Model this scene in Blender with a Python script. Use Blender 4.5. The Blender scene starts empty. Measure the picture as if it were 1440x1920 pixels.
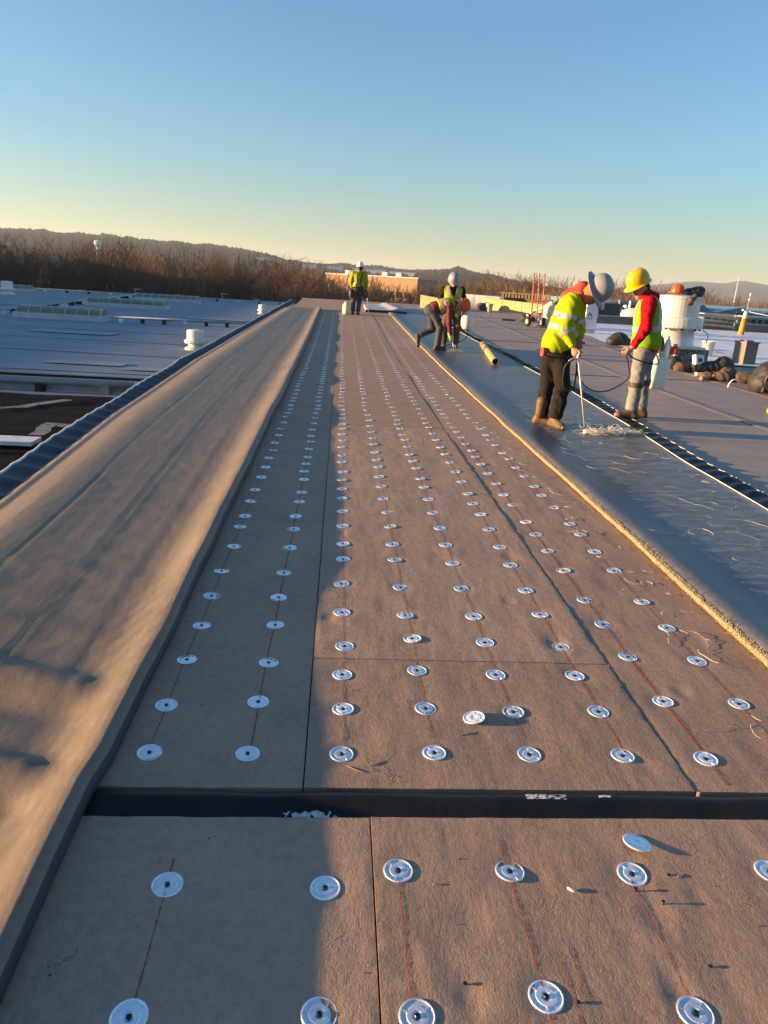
import bpy, math, random
import numpy as np
from math import radians, sin, cos, pi, tan, atan2, hypot, sqrt
from mathutils import Matrix, Vector

# ------------------------------------------------------------------ camera, sky, sun, exposure
S = bpy.context.scene
col = S.collection
CAMH = 1.42
cd = bpy.data.cameras.new('camera'); cam = bpy.data.objects.new('camera', cd); col.objects.link(cam)
cd.sensor_fit = 'VERTICAL'; cd.sensor_height = 36.0; cd.lens = 36 * 1332 / 1920
cd.clip_start = 0.05; cd.clip_end = 40000
YAW, PITCH, ROLL = 4.287, 17.675, 3.459
cam.matrix_world = (Matrix.Translation((0, 0, CAMH)) @ Matrix.Rotation(radians(-YAW), 4, 'Z')
                    @ Matrix.Rotation(radians(90 - PITCH), 4, 'X') @ Matrix.Rotation(radians(ROLL), 4, 'Z'))
S.camera = cam

SUN_EL = 6.0
W = bpy.data.worlds.new('World'); S.world = W; W.use_nodes = True
wn = W.node_tree.nodes; wl = W.node_tree.links
bg = wn['Background']
sky = wn.new('ShaderNodeTexSky'); sky.sky_type = 'NISHITA'; sky.sun_disc = False
sky.sun_elevation = radians(SUN_EL); sky.sun_rotation = radians(-90)
sky.altitude = 100; sky.air_density = 1.36; sky.dust_density = 0.0; sky.ozone_density = 4.8
wl.new(sky.outputs[0], bg.inputs[0]); bg.inputs[1].default_value = 0.091

sd = bpy.data.lights.new('sun', 'SUN'); sd.energy = 5.0; sd.angle = radians(0.55); sd.color = (1.0, 0.66, 0.33)
sun = bpy.data.objects.new('sun', sd); col.objects.link(sun); sun.rotation_euler = (0, -radians(90 - SUN_EL), 0)
sun.location = (-20, 0, 12)

S.view_settings.view_transform = 'Standard'; S.view_settings.look = 'None'
S.view_settings.gamma = 1.0; S.view_settings.use_curve_mapping = False
S.view_settings.exposure = 2.03
S.cycles.max_bounces = 6; S.cycles.volume_bounces = 1; S.cycles.transparent_max_bounces = 12

# ------------------------------------------------------------------ helpers
rnd = random.Random(7)
def zroof(y):
    if y < 7: return 0.0
    if y < 19.5: return .0012 * (y - 7) ** 2
    return .1875 + .03 * (y - 19.5)
zr = np.vectorize(zroof)

def tag(o, label=None, cat=None, group=None, kind=None):
    if label: o['label'] = label
    if cat: o['category'] = cat
    if group: o['group'] = group
    if kind: o['kind'] = kind
    return o
def empty(name, loc, label=None, cat=None, group=None, rz=0):
    o = bpy.data.objects.new(name, None); col.objects.link(o); o.location = loc; o.rotation_euler = (0, 0, rz)
    o.empty_display_size = .1
    return tag(o, label, cat, group)
def mesh_obj(name, V, Fs, mat, parent=None, smooth=False, loc=None):
    me = bpy.data.meshes.new(name)
    if isinstance(V, np.ndarray): V = V.tolist()
    if isinstance(Fs, np.ndarray): Fs = Fs.tolist()
    me.from_pydata(V, [], Fs)
    if smooth: me.polygons.foreach_set('use_smooth', [True] * len(me.polygons))
    if mat: me.materials.append(mat)
    me.update()
    o = bpy.data.objects.new(name, me); col.objects.link(o)
    if parent: o.parent = parent
    if loc is not None: o.location = loc
    return o
def link_copy(o, parent=None):
    c = o.copy(); col.objects.link(c); c.parent = parent
    return c
def copy_tree(o, parent=None):
    c = link_copy(o, parent)
    for ch in list(o.children): copy_tree(ch, c)
    return c

class MB:
    def __init__(s): s.v = []; s.f = []
    def add(s, V, Fs):
        n = len(s.v); s.v += [tuple(map(float, p)) for p in V]; s.f += [tuple(n + i for i in q) for q in Fs]; return s
    def box(s, c, d, M=None):
        x, y, z = d[0] / 2, d[1] / 2, d[2] / 2
        P = [Vector((sx * x, sy * y, sz * z)) for sz in (-1, 1) for sy in (-1, 1) for sx in (-1, 1)]
        if M is not None: P = [M @ p for p in P]
        P = [p + Vector(c) for p in P]
        return s.add(P, [(0, 2, 3, 1), (4, 5, 7, 6), (0, 1, 5, 4), (2, 6, 7, 3), (0, 4, 6, 2), (1, 3, 7, 5)])
    def cyl(s, a, b, r, r2=None, n=12, cap=True):
        a, b = Vector(a), Vector(b); r2 = r if r2 is None else r2
        d = (b - a).normalized(); u = d.orthogonal().normalized(); w = d.cross(u)
        P = [a + (u * cos(2 * pi * i / n) + w * sin(2 * pi * i / n)) * r for i in range(n)] + \
            [b + (u * cos(2 * pi * i / n) + w * sin(2 * pi * i / n)) * r2 for i in range(n)]
        Fs = [(i, (i + 1) % n, n + (i + 1) % n, n + i) for i in range(n)]
        if cap: Fs += [tuple(range(n - 1, -1, -1)), tuple(range(n, 2 * n))]
        return s.add(P, Fs)
    def lathe(s, prof, n=24, c=(0, 0, 0), M=None, capt=True, capb=True):
        P = []; Fs = []
        for r, z in prof:
            for i in range(n):
                p = Vector((r * cos(2 * pi * i / n), r * sin(2 * pi * i / n), z))
                if M is not None: p = M @ p
                P.append(p + Vector(c))
        for k in range(len(prof) - 1):
            for i in range(n):
                j = (i + 1) % n; Fs.append((k * n + i, k * n + j, (k + 1) * n + j, (k + 1) * n + i))
        if capb: Fs.append(tuple(range(n - 1, -1, -1)))
        if capt: Fs.append(tuple((len(prof) - 1) * n + i for i in range(n)))
        return s.add(P, Fs)
    def tube(s, pts, r, n=6, cap=True):
        pts = [Vector(p) for p in pts]; m = len(pts)
        R = r if isinstance(r, (list, tuple)) else [r] * m
        P = []; Fs = []; u = None
        for k in range(m):
            d = (pts[min(k + 1, m - 1)] - pts[max(k - 1, 0)])
            d = d.normalized() if d.length > 1e-9 else Vector((0, 0, 1))
            if u is None: u = d.orthogonal().normalized()
            u = (u - d * u.dot(d)); u = u.normalized() if u.length > 1e-6 else d.orthogonal().normalized()
            w = d.cross(u)
            for i in range(n):
                P.append(pts[k] + (u * cos(2 * pi * i / n) + w * sin(2 * pi * i / n)) * R[k])
        for k in range(m - 1):
            for i in range(n):
                j = (i + 1) % n; Fs.append((k * n + i, k * n + j, (k + 1) * n + j, (k + 1) * n + i))
        if cap and n > 2: Fs += [tuple(range(n - 1, -1, -1)), tuple((m - 1) * n + i for i in range(n))]
        return s.add(P, Fs)
    def sphere(s, c, r, n=12, m=8, M=None):
        r = (r, r, r) if not isinstance(r, (tuple, list)) else r
        P = []; Fs = []
        for k in range(m + 1):
            t = pi * k / m
            for i in range(n):
                p = Vector((r[0] * max(sin(t), 1e-4) * cos(2 * pi * i / n), r[1] * max(sin(t), 1e-4) * sin(2 * pi * i / n), -r[2] * cos(t)))
                if M is not None: p = M @ p
                P.append(p + Vector(c))
        for k in range(m):
            for i in range(n):
                j = (i + 1) % n; Fs.append((k * n + i, k * n + j, (k + 1) * n + j, (k + 1) * n + i))
        return s.add(P, Fs)
    def build(s, name, mat, parent=None, smooth=False, loc=None):
        return mesh_obj(name, s.v, s.f, mat, parent, smooth, loc)
def bez(pts, n=24):                      # catmull-rom through points
    P = [Vector(p) for p in pts]; P = [P[0] * 2 - P[1]] + P + [P[-1] * 2 - P[-2]]; out = []
    for k in range(1, len(P) - 2):
        for i in range(n):
            t = i / n; a, b, c, d = P[k - 1:k + 3]
            out.append(.5 * ((2 * b) + (c - a) * t + (2 * a - 5 * b + 4 * c - d) * t * t + (3 * b - a - 3 * c + d) * t ** 3))
    out.append(P[-2]); return out

# smooth value noise
_rs = np.random.RandomState(3); _lat = _rs.rand(256, 256)
def vnoise(x, y):
    xi = np.floor(x).astype(int); yi = np.floor(y).astype(int); fx = x - xi; fy = y - yi
    fx = fx * fx * (3 - 2 * fx); fy = fy * fy * (3 - 2 * fy)
    g = lambda a, b: _lat[a & 255, b & 255]
    return (g(xi, yi) * (1 - fx) + g(xi + 1, yi) * fx) * (1 - fy) + (g(xi, yi + 1) * (1 - fx) + g(xi + 1, yi + 1) * fx) * fy - .5
def fbm(x, y, o=4):
    s = 0; a = 1
    for k in range(o): s = s + a * vnoise(x + 17.3 * k, y + 9.1 * k); x = x * 2.03; y = y * 2.03; a *= .5
    return s

# ------------------------------------------------------------------ materials
MATS = {}
def ntree(name):
    m = bpy.data.materials.new(name); m.use_nodes = True; nt = m.node_tree
    return m, nt, nt.nodes['Principled BSDF']
def mathn(nt, op, a, b=None, c=None):
    n = nt.nodes.new('ShaderNodeMath'); n.operation = op
    for i, v in enumerate((a, b, c)):
        if v is None: continue
        if isinstance(v, (int, float)): n.inputs[i].default_value = v
        else: nt.links.new(v, n.inputs[i])
    return n.outputs[0]
def coords(nt, world=True, stretch=None):
    if world: c = nt.nodes.new('ShaderNodeNewGeometry').outputs['Position']
    else: c = nt.nodes.new('ShaderNodeTexCoord').outputs['Object']
    if stretch:
        mp = nt.nodes.new('ShaderNodeMapping'); mp.inputs['Scale'].default_value = stretch
        nt.links.new(c, mp.inputs[0]); c = mp.outputs[0]
    return c
def noise(nt, c, scale, detail=4, rough=.55, dist=0):
    n = nt.nodes.new('ShaderNodeTexNoise'); n.inputs['Scale'].default_value = scale; n.inputs['Detail'].default_value = detail
    n.inputs['Roughness'].default_value = rough; n.inputs['Distortion'].default_value = dist
    nt.links.new(c, n.inputs['Vector']); return n.outputs['Fac']
def ramp(nt, f, a, b, lo=0., hi=1.):
    n = nt.nodes.new('ShaderNodeMapRange'); n.inputs[1].default_value = a; n.inputs[2].default_value = b
    n.inputs[3].default_value = lo; n.inputs[4].default_value = hi; nt.links.new(f, n.inputs[0]); return n.outputs[0]
def mix(nt, f, a, b):
    n = nt.nodes.new('ShaderNodeMix'); n.data_type = 'RGBA'
    for s, v in ((n.inputs[0], f), (n.inputs[6], a), (n.inputs[7], b)):
        if isinstance(v, (int, float)): s.default_value = v
        elif isinstance(v, (tuple, list)): s.default_value = (*v[:3], 1)
        else: nt.links.new(v, s)
    return n.outputs[2]
def bumpn(nt, h, dist, strength=1., nrm=None):
    n = nt.nodes.new('ShaderNodeBump'); n.inputs['Distance'].default_value = dist; n.inputs['Strength'].default_value = strength
    nt.links.new(h, n.inputs['Height'])
    if nrm is not None: nt.links.new(nrm, n.inputs['Normal'])
    return n.outputs[0]
def M(name, c, c2=None, sc=6, rough=.7, metal=0., bump=0., bsc=60, world=False, stretch=None, lo=.35, hi=.65, spec=.4, rand=0.):
    if name in MATS: return MATS[name]
    m, nt, b = ntree(name)
    c2 = c2 or tuple(x * .72 for x in c)
    co = coords(nt, world, stretch)
    f = ramp(nt, noise(nt, co, sc, 5), lo, hi)
    colr = mix(nt, f, c, c2)
    if rand:
        oi = nt.nodes.new('ShaderNodeObjectInfo')
        hs = nt.nodes.new('ShaderNodeHueSaturation'); nt.links.new(colr, hs.inputs['Color'])
        nt.links.new(ramp(nt, oi.outputs['Random'], 0, 1, 1 - rand, 1 + rand), hs.inputs['Value']); colr = hs.outputs[0]
    nt.links.new(colr, b.inputs['Base Color'])
    b.inputs['Roughness'].default_value = rough; b.inputs['Metallic'].default_value = metal
    b.inputs['Specular IOR Level'].default_value = spec
    if bump: nt.links.new(bumpn(nt, noise(nt, co, bsc, 4), bump), b.inputs['Normal'])
    MATS[name] = m; return m

def mat_board():
    m, nt, b = ntree('fibreboard')
    c = coords(nt); cs = coords(nt, True, (1.0, .75, 1.0))
    blot = ramp(nt, noise(nt, c, 2.2, 6, .6), .3, .7)
    grain = ramp(nt, noise(nt, cs, 300, 3, .7), .3, .7)
    mid = ramp(nt, noise(nt, c, 34, 5, .65), .3, .7)
    base = mix(nt, blot, (.475, .298, .20), (.355, .22, .148))
    base = mix(nt, mathn(nt, 'MULTIPLY', grain, .50), base, (.10, .072, .05))
    base = mix(nt, mathn(nt, 'MULTIPLY', mid, .42), base, (.53, .36, .25))
    # thin scuffs and hairline cracks
    cr = noise(nt, c, 1.7, 7, .62, .6); band = mathn(nt, 'ABSOLUTE', mathn(nt, 'SUBTRACT', cr, .5))
    line = ramp(nt, band, .0, .0045, 1, 0)
    keep = ramp(nt, noise(nt, c, 3.1, 2), .56, .66)
    base = mix(nt, mathn(nt, 'MULTIPLY', mathn(nt, 'MULTIPLY', line, keep), .35), base, (.055, .042, .034))
    st = ramp(nt, noise(nt, c, 9, 4, .6), .66, .74)
    base = mix(nt, mathn(nt, 'MULTIPLY', st, .4), base, (.09, .075, .062))
    oi = nt.nodes.new('ShaderNodeObjectInfo'); hs = nt.nodes.new('ShaderNodeHueSaturation'); nt.links.new(base, hs.inputs['Color'])
    nt.links.new(ramp(nt, oi.outputs['Random'], 0, 1, .90, 1.08), hs.inputs['Value'])
    nt.links.new(hs.outputs[0], b.inputs['Base Color']); b.inputs['Roughness'].default_value = .85
    b.inputs['Specular IOR Level'].default_value = .25
    n1 = bumpn(nt, noise(nt, coords(nt, True, (1, .7, 1)), 230, 3, .7), .0010)
    n2 = bumpn(nt, noise(nt, coords(nt, True, (1, .5, 1)), 75, 4, .65), .0012, 1, n1)
    n3 = bumpn(nt, noise(nt, c, 9, 4, .55), .0026, .6, n2)
    n4 = bumpn(nt, mathn(nt, 'MULTIPLY', line, keep), .0015, -1 if False else 1, n3)
    nt.links.new(n4, b.inputs['Normal'])
    return m
def mat_membrane(name, c1, c2, cdust, rough=.62, dust=.5, stretch=(1, .18, 1), bdist=.0012, spec=.35):
    m, nt, b = ntree(name)
    c = coords(nt); cs = coords(nt, True, stretch)
    a = ramp(nt, noise(nt, c, 1.3, 6, .6), .3, .7)
    s = ramp(nt, noise(nt, cs, 22, 7, .75), .35, .7)
    base = mix(nt, a, c1, c2)
    base = mix(nt, mathn(nt, 'MULTIPLY', s, dust), base, cdust)
    fine = ramp(nt, noise(nt, c, 90, 4, .7), .3, .7)
    base = mix(nt, mathn(nt, 'MULTIPLY', fine, .22), base, tuple(x * .55 for x in c2))
    sc_ = ramp(nt, noise(nt, coords(nt, True, (7, .6, 1)), 9, 4, .6), .55, .75)
    base = mix(nt, mathn(nt, 'MULTIPLY', sc_, .4), base, cdust)
    blot = ramp(nt, noise(nt, cs, 3.2, 6, .65), .35, .65)
    base = mix(nt, mathn(nt, 'MULTIPLY', blot, .25), base, tuple(x * .62 for x in c2))
    nt.links.new(base, b.inputs['Base Color'])
    nt.links.new(ramp(nt, s, 0, 1, rough - .08, rough + .1), b.inputs['Roughness'])
    b.inputs['Specular IOR Level'].default_value = spec
    n1 = bumpn(nt, noise(nt, c, 120, 3, .6), bdist * .4)
    n2 = bumpn(nt, noise(nt, cs, 9, 4, .5), bdist * 3, 1, n1)
    nt.links.new(n2, b.inputs['Normal'])
    return m
def mat_patch(name, c, c1, sc, lo, hi, rough=.8, alpha=True):        # broken mark, transparent where worn away
    m, nt, b = ntree(name)
    co = coords(nt); f = ramp(nt, noise(nt, co, sc, 5, .75), lo, hi)
    nt.links.new(mix(nt, noise(nt, co, sc * .5, 2), c, c1), b.inputs['Base Color']); b.inputs['Roughness'].default_value = rough
    nt.links.new(f, b.inputs['Alpha']); return m

m_board = mat_board()
m_deck = M('dark_deck', (.03, .028, .026), (.018, .017, .016), rough=.6, world=True)
m_memL = mat_membrane('dusty_brown_membrane', (.225, .167, .118), (.175, .13, .094), (.31, .235, .165), rough=.55, dust=.6, stretch=(1, .45, 1), spec=.25)
m_memR = mat_membrane('glue_coated_membrane', (.085, .09, .10), (.055, .06, .07), (.24, .235, .225), rough=.42, dust=.6, spec=.5, stretch=(.5, 1.6, 1))
m_roofR = mat_membrane('grey_brown_roofing', (.38, .285, .235), (.23, .172, .145), (.52, .41, .33), rough=.6, dust=.65, spec=.28, stretch=(.25, 1.3, 1))
m_roofL = mat_membrane('blue_grey_roofing', (.28, .33, .375), (.165, .20, .235), (.40, .38, .385), rough=.8, dust=.5, stretch=(.16, 1.0, 1))
m_tar = mat_membrane('black_tar', (.005, .0045, .0045), (.009, .008, .008), (.018, .016, .016), rough=.9, dust=.5, stretch=(.15, 1.2, 1), bdist=.006, spec=.08)
m_black = M('black_rubber', (.012, .012, .013), (.02, .019, .018), sc=5, rough=.42, bump=.0015, bsc=30, world=True, spec=.22)
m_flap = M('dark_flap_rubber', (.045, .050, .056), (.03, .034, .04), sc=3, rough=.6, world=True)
m_white = M('white_line', (.78, .78, .76), (.6, .6, .58), sc=9, rough=.6, world=True)
m_fleece = M('yellow_fleece', (.40, .32, .20), (.25, .195, .12), sc=90, rough=.95, bump=.006, bsc=160, world=True, spec=.1)
m_strand = M('dried_glue', (.62, .56, .46), (.5, .44, .36), sc=40, rough=.45, world=True)
m_plate = M('galvanised_plate', (.90, .90, .90), (.78, .78, .79), sc=60, rough=.3, metal=.5, bump=.0003, bsc=300, rand=.14)
m_screw = M('black_screw', (.01, .01, .011), rough=.35)
m_chalk = mat_patch('red_chalk', (.42, .045, .03), (.34, .045, .035), 110, .38, .66)
m_snow = mat_membrane('white_roof_sheet', (.80, .82, .85), (.70, .73, .78), (.88, .88, .88), rough=.6, dust=.5, stretch=(.3, 1.4, 1), bdist=.01)
# ------------------------------------------------------------------ terrain, hills, haze
GZ = -9.0
HILL = [(-180, .4), (-120, .6), (-80, 1.8), (-40, 2.1), (-23.6, 2.15), (-20.4, 2.2), (-17, 2.25), (-13.4, 2.1), (-9.6, 2.13), (-6.5, 1.88), (-3.3, 1.36), (-1.7, 1.31),
        (2.3, 1.38), (5.2, 1.28), (7.2, 1.42), (8.8, 1.6), (11.3, 1.22), (14.5, .8), (18, .35), (40, .3), (90, .5), (180, .4)]
MTN = [(-180, 0), (16, 0), (20, .7), (23.6, 1.2), (25.7, 1.52), (27.8, 1.47), (28.6, 1.70), (29.1, 1.69), (30.5, 1.5), (36, 1.2), (48, 1.5), (70, 1.0), (95, 0), (180, 0)]
ha, he = zip(*HILL); ma, me_ = zip(*MTN)
def sst(t): t = np.clip(t, 0, 1); return t * t * (3 - 2 * t)
def terrain(az, d):
    az = np.asarray(az, float); d = np.asarray(d, float)
    hc = CAMH + 1600 * np.tan(np.radians(np.interp(az, ha, he))) - GZ - 9 - 9
    z = GZ + (hc + 9) * sst((d - 330) / 1270) * (1 - .8 * sst((d - 1700) / 1300))
    hm = CAMH + 3600 * np.tan(np.radians(np.interp(az, ma, me_)))
    z = np.maximum(z, GZ + (hm - GZ) * sst((d - 2100) / 1500) * (1 - .7 * sst((d - 3700) / 900)))
    n = fbm(az * .9 + 60, d * .004 + 11, 4)
    return z + n * 5 * sst((d - 400) / 1000) * (1 - .9 * np.exp(-((d - 1600) / 120) ** 2)) * (d < 2200)
AZ = np.concatenate([np.arange(-180, -50, 4.), np.arange(-50, 50, .5), np.arange(50, 180, 4.)])
DD = np.concatenate([[0, 20, 60, 120, 200, 300, 400], np.arange(500, 1500, 100), np.arange(1500, 1750, 50), [1900, 2100, 2300, 2500, 2700, 2900, 3100, 3300, 3450, 3550, 3650, 3750, 3950, 4200, 4500]])
A2, D2 = np.meshgrid(AZ, DD, indexing='ij'); Z2 = terrain(A2, D2)
P = np.stack([D2 * np.sin(np.radians(A2)), D2 * np.cos(np.radians(A2)), Z2], -1).reshape(-1, 3)
na, nd = A2.shape
Fs = [(i * nd + j, ((i + 1) % na) * nd + j, ((i + 1) % na) * nd + j + 1, i * nd + j + 1) for i in range(na) for j in range(nd - 1)]
m_ground = M('winter_ground', (.05, .043, .032), (.036, .037, .026), sc=.03, rough=.95, world=True, bump=.6, bsc=.25, spec=.1)
ground = mesh_obj('ground', P, [f[::-1] for f in Fs], m_ground, smooth=True); tag(ground, kind='structure')

def polar(az, d, z): return (d * sin(radians(az)), d * cos(radians(az)), z)

# ------------------------------------------------------------------ roofs
def sheet_xy(xs, ys, zf, skirt=None):
    X, Y = np.meshgrid(xs, ys, indexing='ij'); Z = zf(X, Y); n, m = X.shape
    V = np.stack([X, Y, Z], -1).reshape(-1, 3).tolist()
    Fs = [(i * m + j, (i + 1) * m + j, (i + 1) * m + j + 1, i * m + j + 1) for i in range(n - 1) for j in range(m - 1)]
    if skirt is not None:
        loop = [i * m for i in range(n)] + [(n - 1) * m + j for j in range(1, m)] + [i * m + m - 1 for i in range(n - 2, -1, -1)] + [j for j in range(m - 2, 0, -1)]
        k = len(V); V += [(V[a][0], V[a][1], (V[a][2] + skirt[1]) if skirt[0] == 'rel' else skirt[1]) for a in loop]; L = len(loop)
        V += [V[a] for a in loop]; Fs += [(k + L + i, k + i, k + (i + 1) % L, k + L + (i + 1) % L) for i in range(L)]
    return V, Fs
ROOF_END = 34.8
V, Fs = sheet_xy([-1.80, 1.8, 60], list(np.arange(-6, 7, 2)) + list(np.arange(7, 20, 1.)) + [22, 26, 30, ROOF_END], lambda X, Y: zr(Y) - .032, ('abs', GZ))
deck = tag(mesh_obj('roof_deck', V, Fs, m_deck), kind='structure')
V, Fs = sheet_xy(np.concatenate([np.arange(1.865, 9, .35), [11, 14, 20, 30, 60.1]]), np.concatenate([np.arange(-6, 30, .35), [32, ROOF_END + .05]]),
                 lambda X, Y: zr(Y) - .004 + .010 * np.maximum(0, fbm(X * .35 + 3, Y * 1.1, 3)) + .004 * fbm(X * 1.4, Y * .6 + 5, 3))
roofR = tag(mesh_obj('roof_membrane', V, Fs, m_roofR, smooth=True), kind='structure')
# lap seams on the right roof: thin strips of membrane, edges proud
def ribbon(name, pts, w, mat, parent, h=.006, n=None):
    mb = MB(); q = [Vector(p) for p in pts]
    for a, b in zip(q[:-1], q[1:]):
        d = (b - a).normalized(); s = Vector((-d.y, d.x, 0)).normalized() * w / 2; u = Vector((0, 0, h))
        mb.add([a - s, a + s, b + s, b - s, a - s + u, a + s + u, b + s + u, b - s + u],
               [(4, 5, 6, 7), (0, 4, 7, 3), (1, 2, 6, 5), (0, 1, 5, 4), (3, 7, 6, 2)])
    return mb.build(name, mat, parent)
def rp(x, y, dz=0): return (x, y, zroof(y) + dz)
for i, (x, w) in enumerate(((7.12, .15), (10.4, .14), (5.35, .12))):
    pts = [rp(x + .06 * sin(y * .3 + i), y, .004) for y in np.arange(2, 34.5, 1.)]
    ribbon('lap_seam', pts, w, m_roofR, roofR, .0022)
for y in (13.2, 19.4, 23.6, 28.4):
    ribbon('lap_seam', [rp(x, y + .03 * sin(x), .004) for x in np.arange(3.9, 12, 1.)], .12, m_roofR, roofR, .002)

# lower roof on the left
LZ = -.35
V, Fs = sheet_xy(np.concatenate([[-80.], np.arange(-40, -2.3, .8), [-1.81]]), np.concatenate([np.arange(-10, 54, .8), [54.2]]),
                 lambda X, Y: LZ + .012 * fbm(X * .3, Y * .9, 3) * (X > -70) + .018 * np.maximum(0, fbm(X * .12 + 9, Y * .45, 3)), ('abs', GZ + .01))
roofL = tag(mesh_obj('lower_roof', V, Fs, m_roofL, smooth=True), kind='structure')
V, Fs = sheet_xy(np.concatenate([[-60.], np.arange(-14, -1.9, .12), [-1.83]]), np.arange(-8, 10.45, .09),
                 lambda X, Y: LZ + .022 + .022 * fbm(X * 1.2, Y * 5, 4) + .02 * np.maximum(0, fbm(X * .8 + 4, Y * 3, 3)))
tarf = tag(mesh_obj('stripped_tar_roof', V, Fs, m_tar, smooth=True), kind='structure')
m_tarp = mat_patch('old_paper_patch', (.30, .23, .21), (.22, .19, .19), 9, .30, .48)
prs = random.Random(5)
for k in range(17):                       # torn paper remnants left on the tar
    x = -3.0 - prs.random() * 5.5; y = 5.6 + prs.random() * 4.6; a = prs.uniform(-.5, .5) + (1.3 if prs.random() < .55 else .1); L = prs.uniform(.25, .8); w = prs.uniform(.07, .16)
    q = [(x + cos(a) * L * t + prs.uniform(-.04, .04), y + sin(a) * L * t) for t in (-.5, -.2, .1, .5)]
    ribbon('torn_paper', [(px, py, LZ + .05 + .002 * k % .012) for px, py in q], w, m_tarp, tarf, .004)
tag(MB().box((-4.6, 7.2, LZ + .075), (3.2, .26, .04)).build('white_plank', m_white), 'white plank lying on the black stripped tar area', 'plank')
# raised edge strip between tar and left roof
ge = empty('edge_curb', (-2.5, 10.9, LZ), 'long low grey metal curb bounding the black tar area', 'curb')
m_galv = M('dull_galvanised', (.30, .32, .33), (.22, .24, .25), sc=8, rough=.5, metal=.4, world=True)
MB().box((-14.9, .25, .05), (29.0, .55, .14)).build('metal_flashing', m_galv, ge)
MB().box((-14.9, .55, .06), (29.0, .10, .20)).build('dark_edge', m_black, ge)
MB().cyl((-29.4, -.15, .15), (-.5, -.15, .15), .05).build('pipe', m_galv, ge, True)
for k in range(12): MB().box((-.9 - k * .95, -.15, .06), (.10, .16, .12)).build('pipe_support', m_black if k % 2 else m_galv, ge)

for (x, y, w, L) in ((-5.6, 14.2, .5, 1.5), (-4.0, 13.7, .45, .9), (-8.5, 21, .9, 2.2), (-6.4, 31, 1.0, 2.5), (-15, 34, 1.2, 3)):
    ribbon('roof_patch', [(x, y, LZ + .022), (x + L, y - .02, LZ + .022)], w, M('pale_patch', (.30, .33, .37), (.24, .27, .31), sc=4, rough=.8, world=True), roofL, .0018)
for y in np.arange(13.0, 54, 3.05): ribbon('lap_seam', [(x, y + .04 * sin(x * .7), LZ + .019) for x in np.arange(-40, -2.6, 1.6)], .10, m_roofL, roofL, .0015)
# pipe runs over the left roof
m_pipe = M('grey_pipe', (.42, .45, .47), (.3, .33, .35), sc=4, rough=.5, metal=.3, world=True)
def pipe_run(a, b, step, label):
    r = empty('pipe_run', (a[0], a[1], LZ), label, 'pipe')
    a_, b_ = Vector((0, 0, .17)), Vector((b[0] - a[0], b[1] - a[1], .17))
    MB().cyl(a_, b_, .045, n=8).build('pipe', m_pipe, r, True)
    L = (b_ - a_).length; n = int(L / step); ang = atan2(b_.y, b_.x)
    for k in range(n + 1):
        p = a_.lerp(b_, (k + .5) / (n + 1))
        MB().box((p.x, p.y, .075), (.26, .13, .15), Matrix.Rotation(ang + pi / 2, 3, 'Z')).build('support_block', m_black if k % 3 else m_white, r)
pipe_run((-8.0, 26.1), (-3.0, 26.9), .75, 'short grey pipe run from the nearest skylight toward the tan membrane')
pipe_run((-12.0, 26.4), (-14.2, 53.3), 1.3, 'grey pipe run leading away behind the left skylights')
pipe_run((-30, 25.5), (-12.1, 26.2), 1.0, 'grey pipe run left of the nearest skylight, parallel to the roof edge')
pipe_run((-30, 52.6), (-3.6, 53.1), 1.5, 'grey pipe run along the far edge of the left roof')
# flat edge of the left roof
tag(MB().box((-33, 54.3, LZ - .02), (61, .35, .22)).build('roof_coping', M('pale_coping', (.5, .5, .5), (.4, .4, .41), world=True, sc=2)), 'pale metal coping along the far edge of the left roof', 'coping')

m_dome = M('olive_skylight', (.17, .19, .12), (.13, .15, .10), sc=3, rough=.35, spec=.5)
m_frame = M('white_frame', (.5, .52, .53), (.4, .42, .44), sc=5, rough=.5)
def skylight(x0, x1, y, label, n):
    L = x1 - x0; r = empty('barrel_skylight', ((x0 + x1) / 2, y, LZ), label, 'skylight', 'skylights on the left roof')
    hw = .42
    fr = MB(); fr.box((0, -hw - .04, .09), (L, .07, .20)); fr.box((0, hw + .04, .09), (L, .07, .20)); fr.box((-L / 2 + .04, 0, .09), (.07, 2 * hw, .198)); fr.box((L / 2 - .04, 0, .09), (.07, 2 * hw, .198))
    fr.build('curb_frame', m_frame, r)
    def arc(x, R, h, n=14): return [(x, -R * cos(pi * i / n), .17 + h * sin(pi * i / n)) for i in range(n + 1)]
    for k in range(n):
        xa, xb = -L / 2 + .08 + (L - .16) * k / n, -L / 2 + .08 + (L - .16) * (k + 1) / n
        A, B = arc(xa + .012, .40, .24), arc(xb - .012, .40, .24); q = len(A)
        mesh_obj('glazing_panel', A + B, [(i, i + 1, q + i + 1, q + i) for i in range(q - 1)], m_dome, r, True)
    for k in range(n + 1):
        xa = -L / 2 + .08 + (L - .16) * k / n
        MB().tube(arc(xa, .405, .245), .014, 5).build('rib', m_frame, r)
    for s in (-1, 1):
        A = arc(s * (L / 2 - .085), .39, .23); mesh_obj('end_cap', A, [tuple(range(len(A)))], m_dome, r)
skylight(-11.2, -8.2, 26.4, 'olive barrel skylight nearest the camera on the left roof', 7)
skylight(-12.3, -8.5, 36.9, 'olive barrel skylight, second nearest on the left roof', 7)
skylight(-13.0, -9.0, 48.0, 'olive barrel skylight farthest away, near the dark tree wood', 8)
skylight(-25.0, -20.4, 50.6, 'olive barrel skylight at the left picture edge beside a white vent', 8)
skylight(-14.2, -10.6, 18.6, 'olive barrel skylight cut by the left picture edge, only its end showing', 7) if False else None

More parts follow.
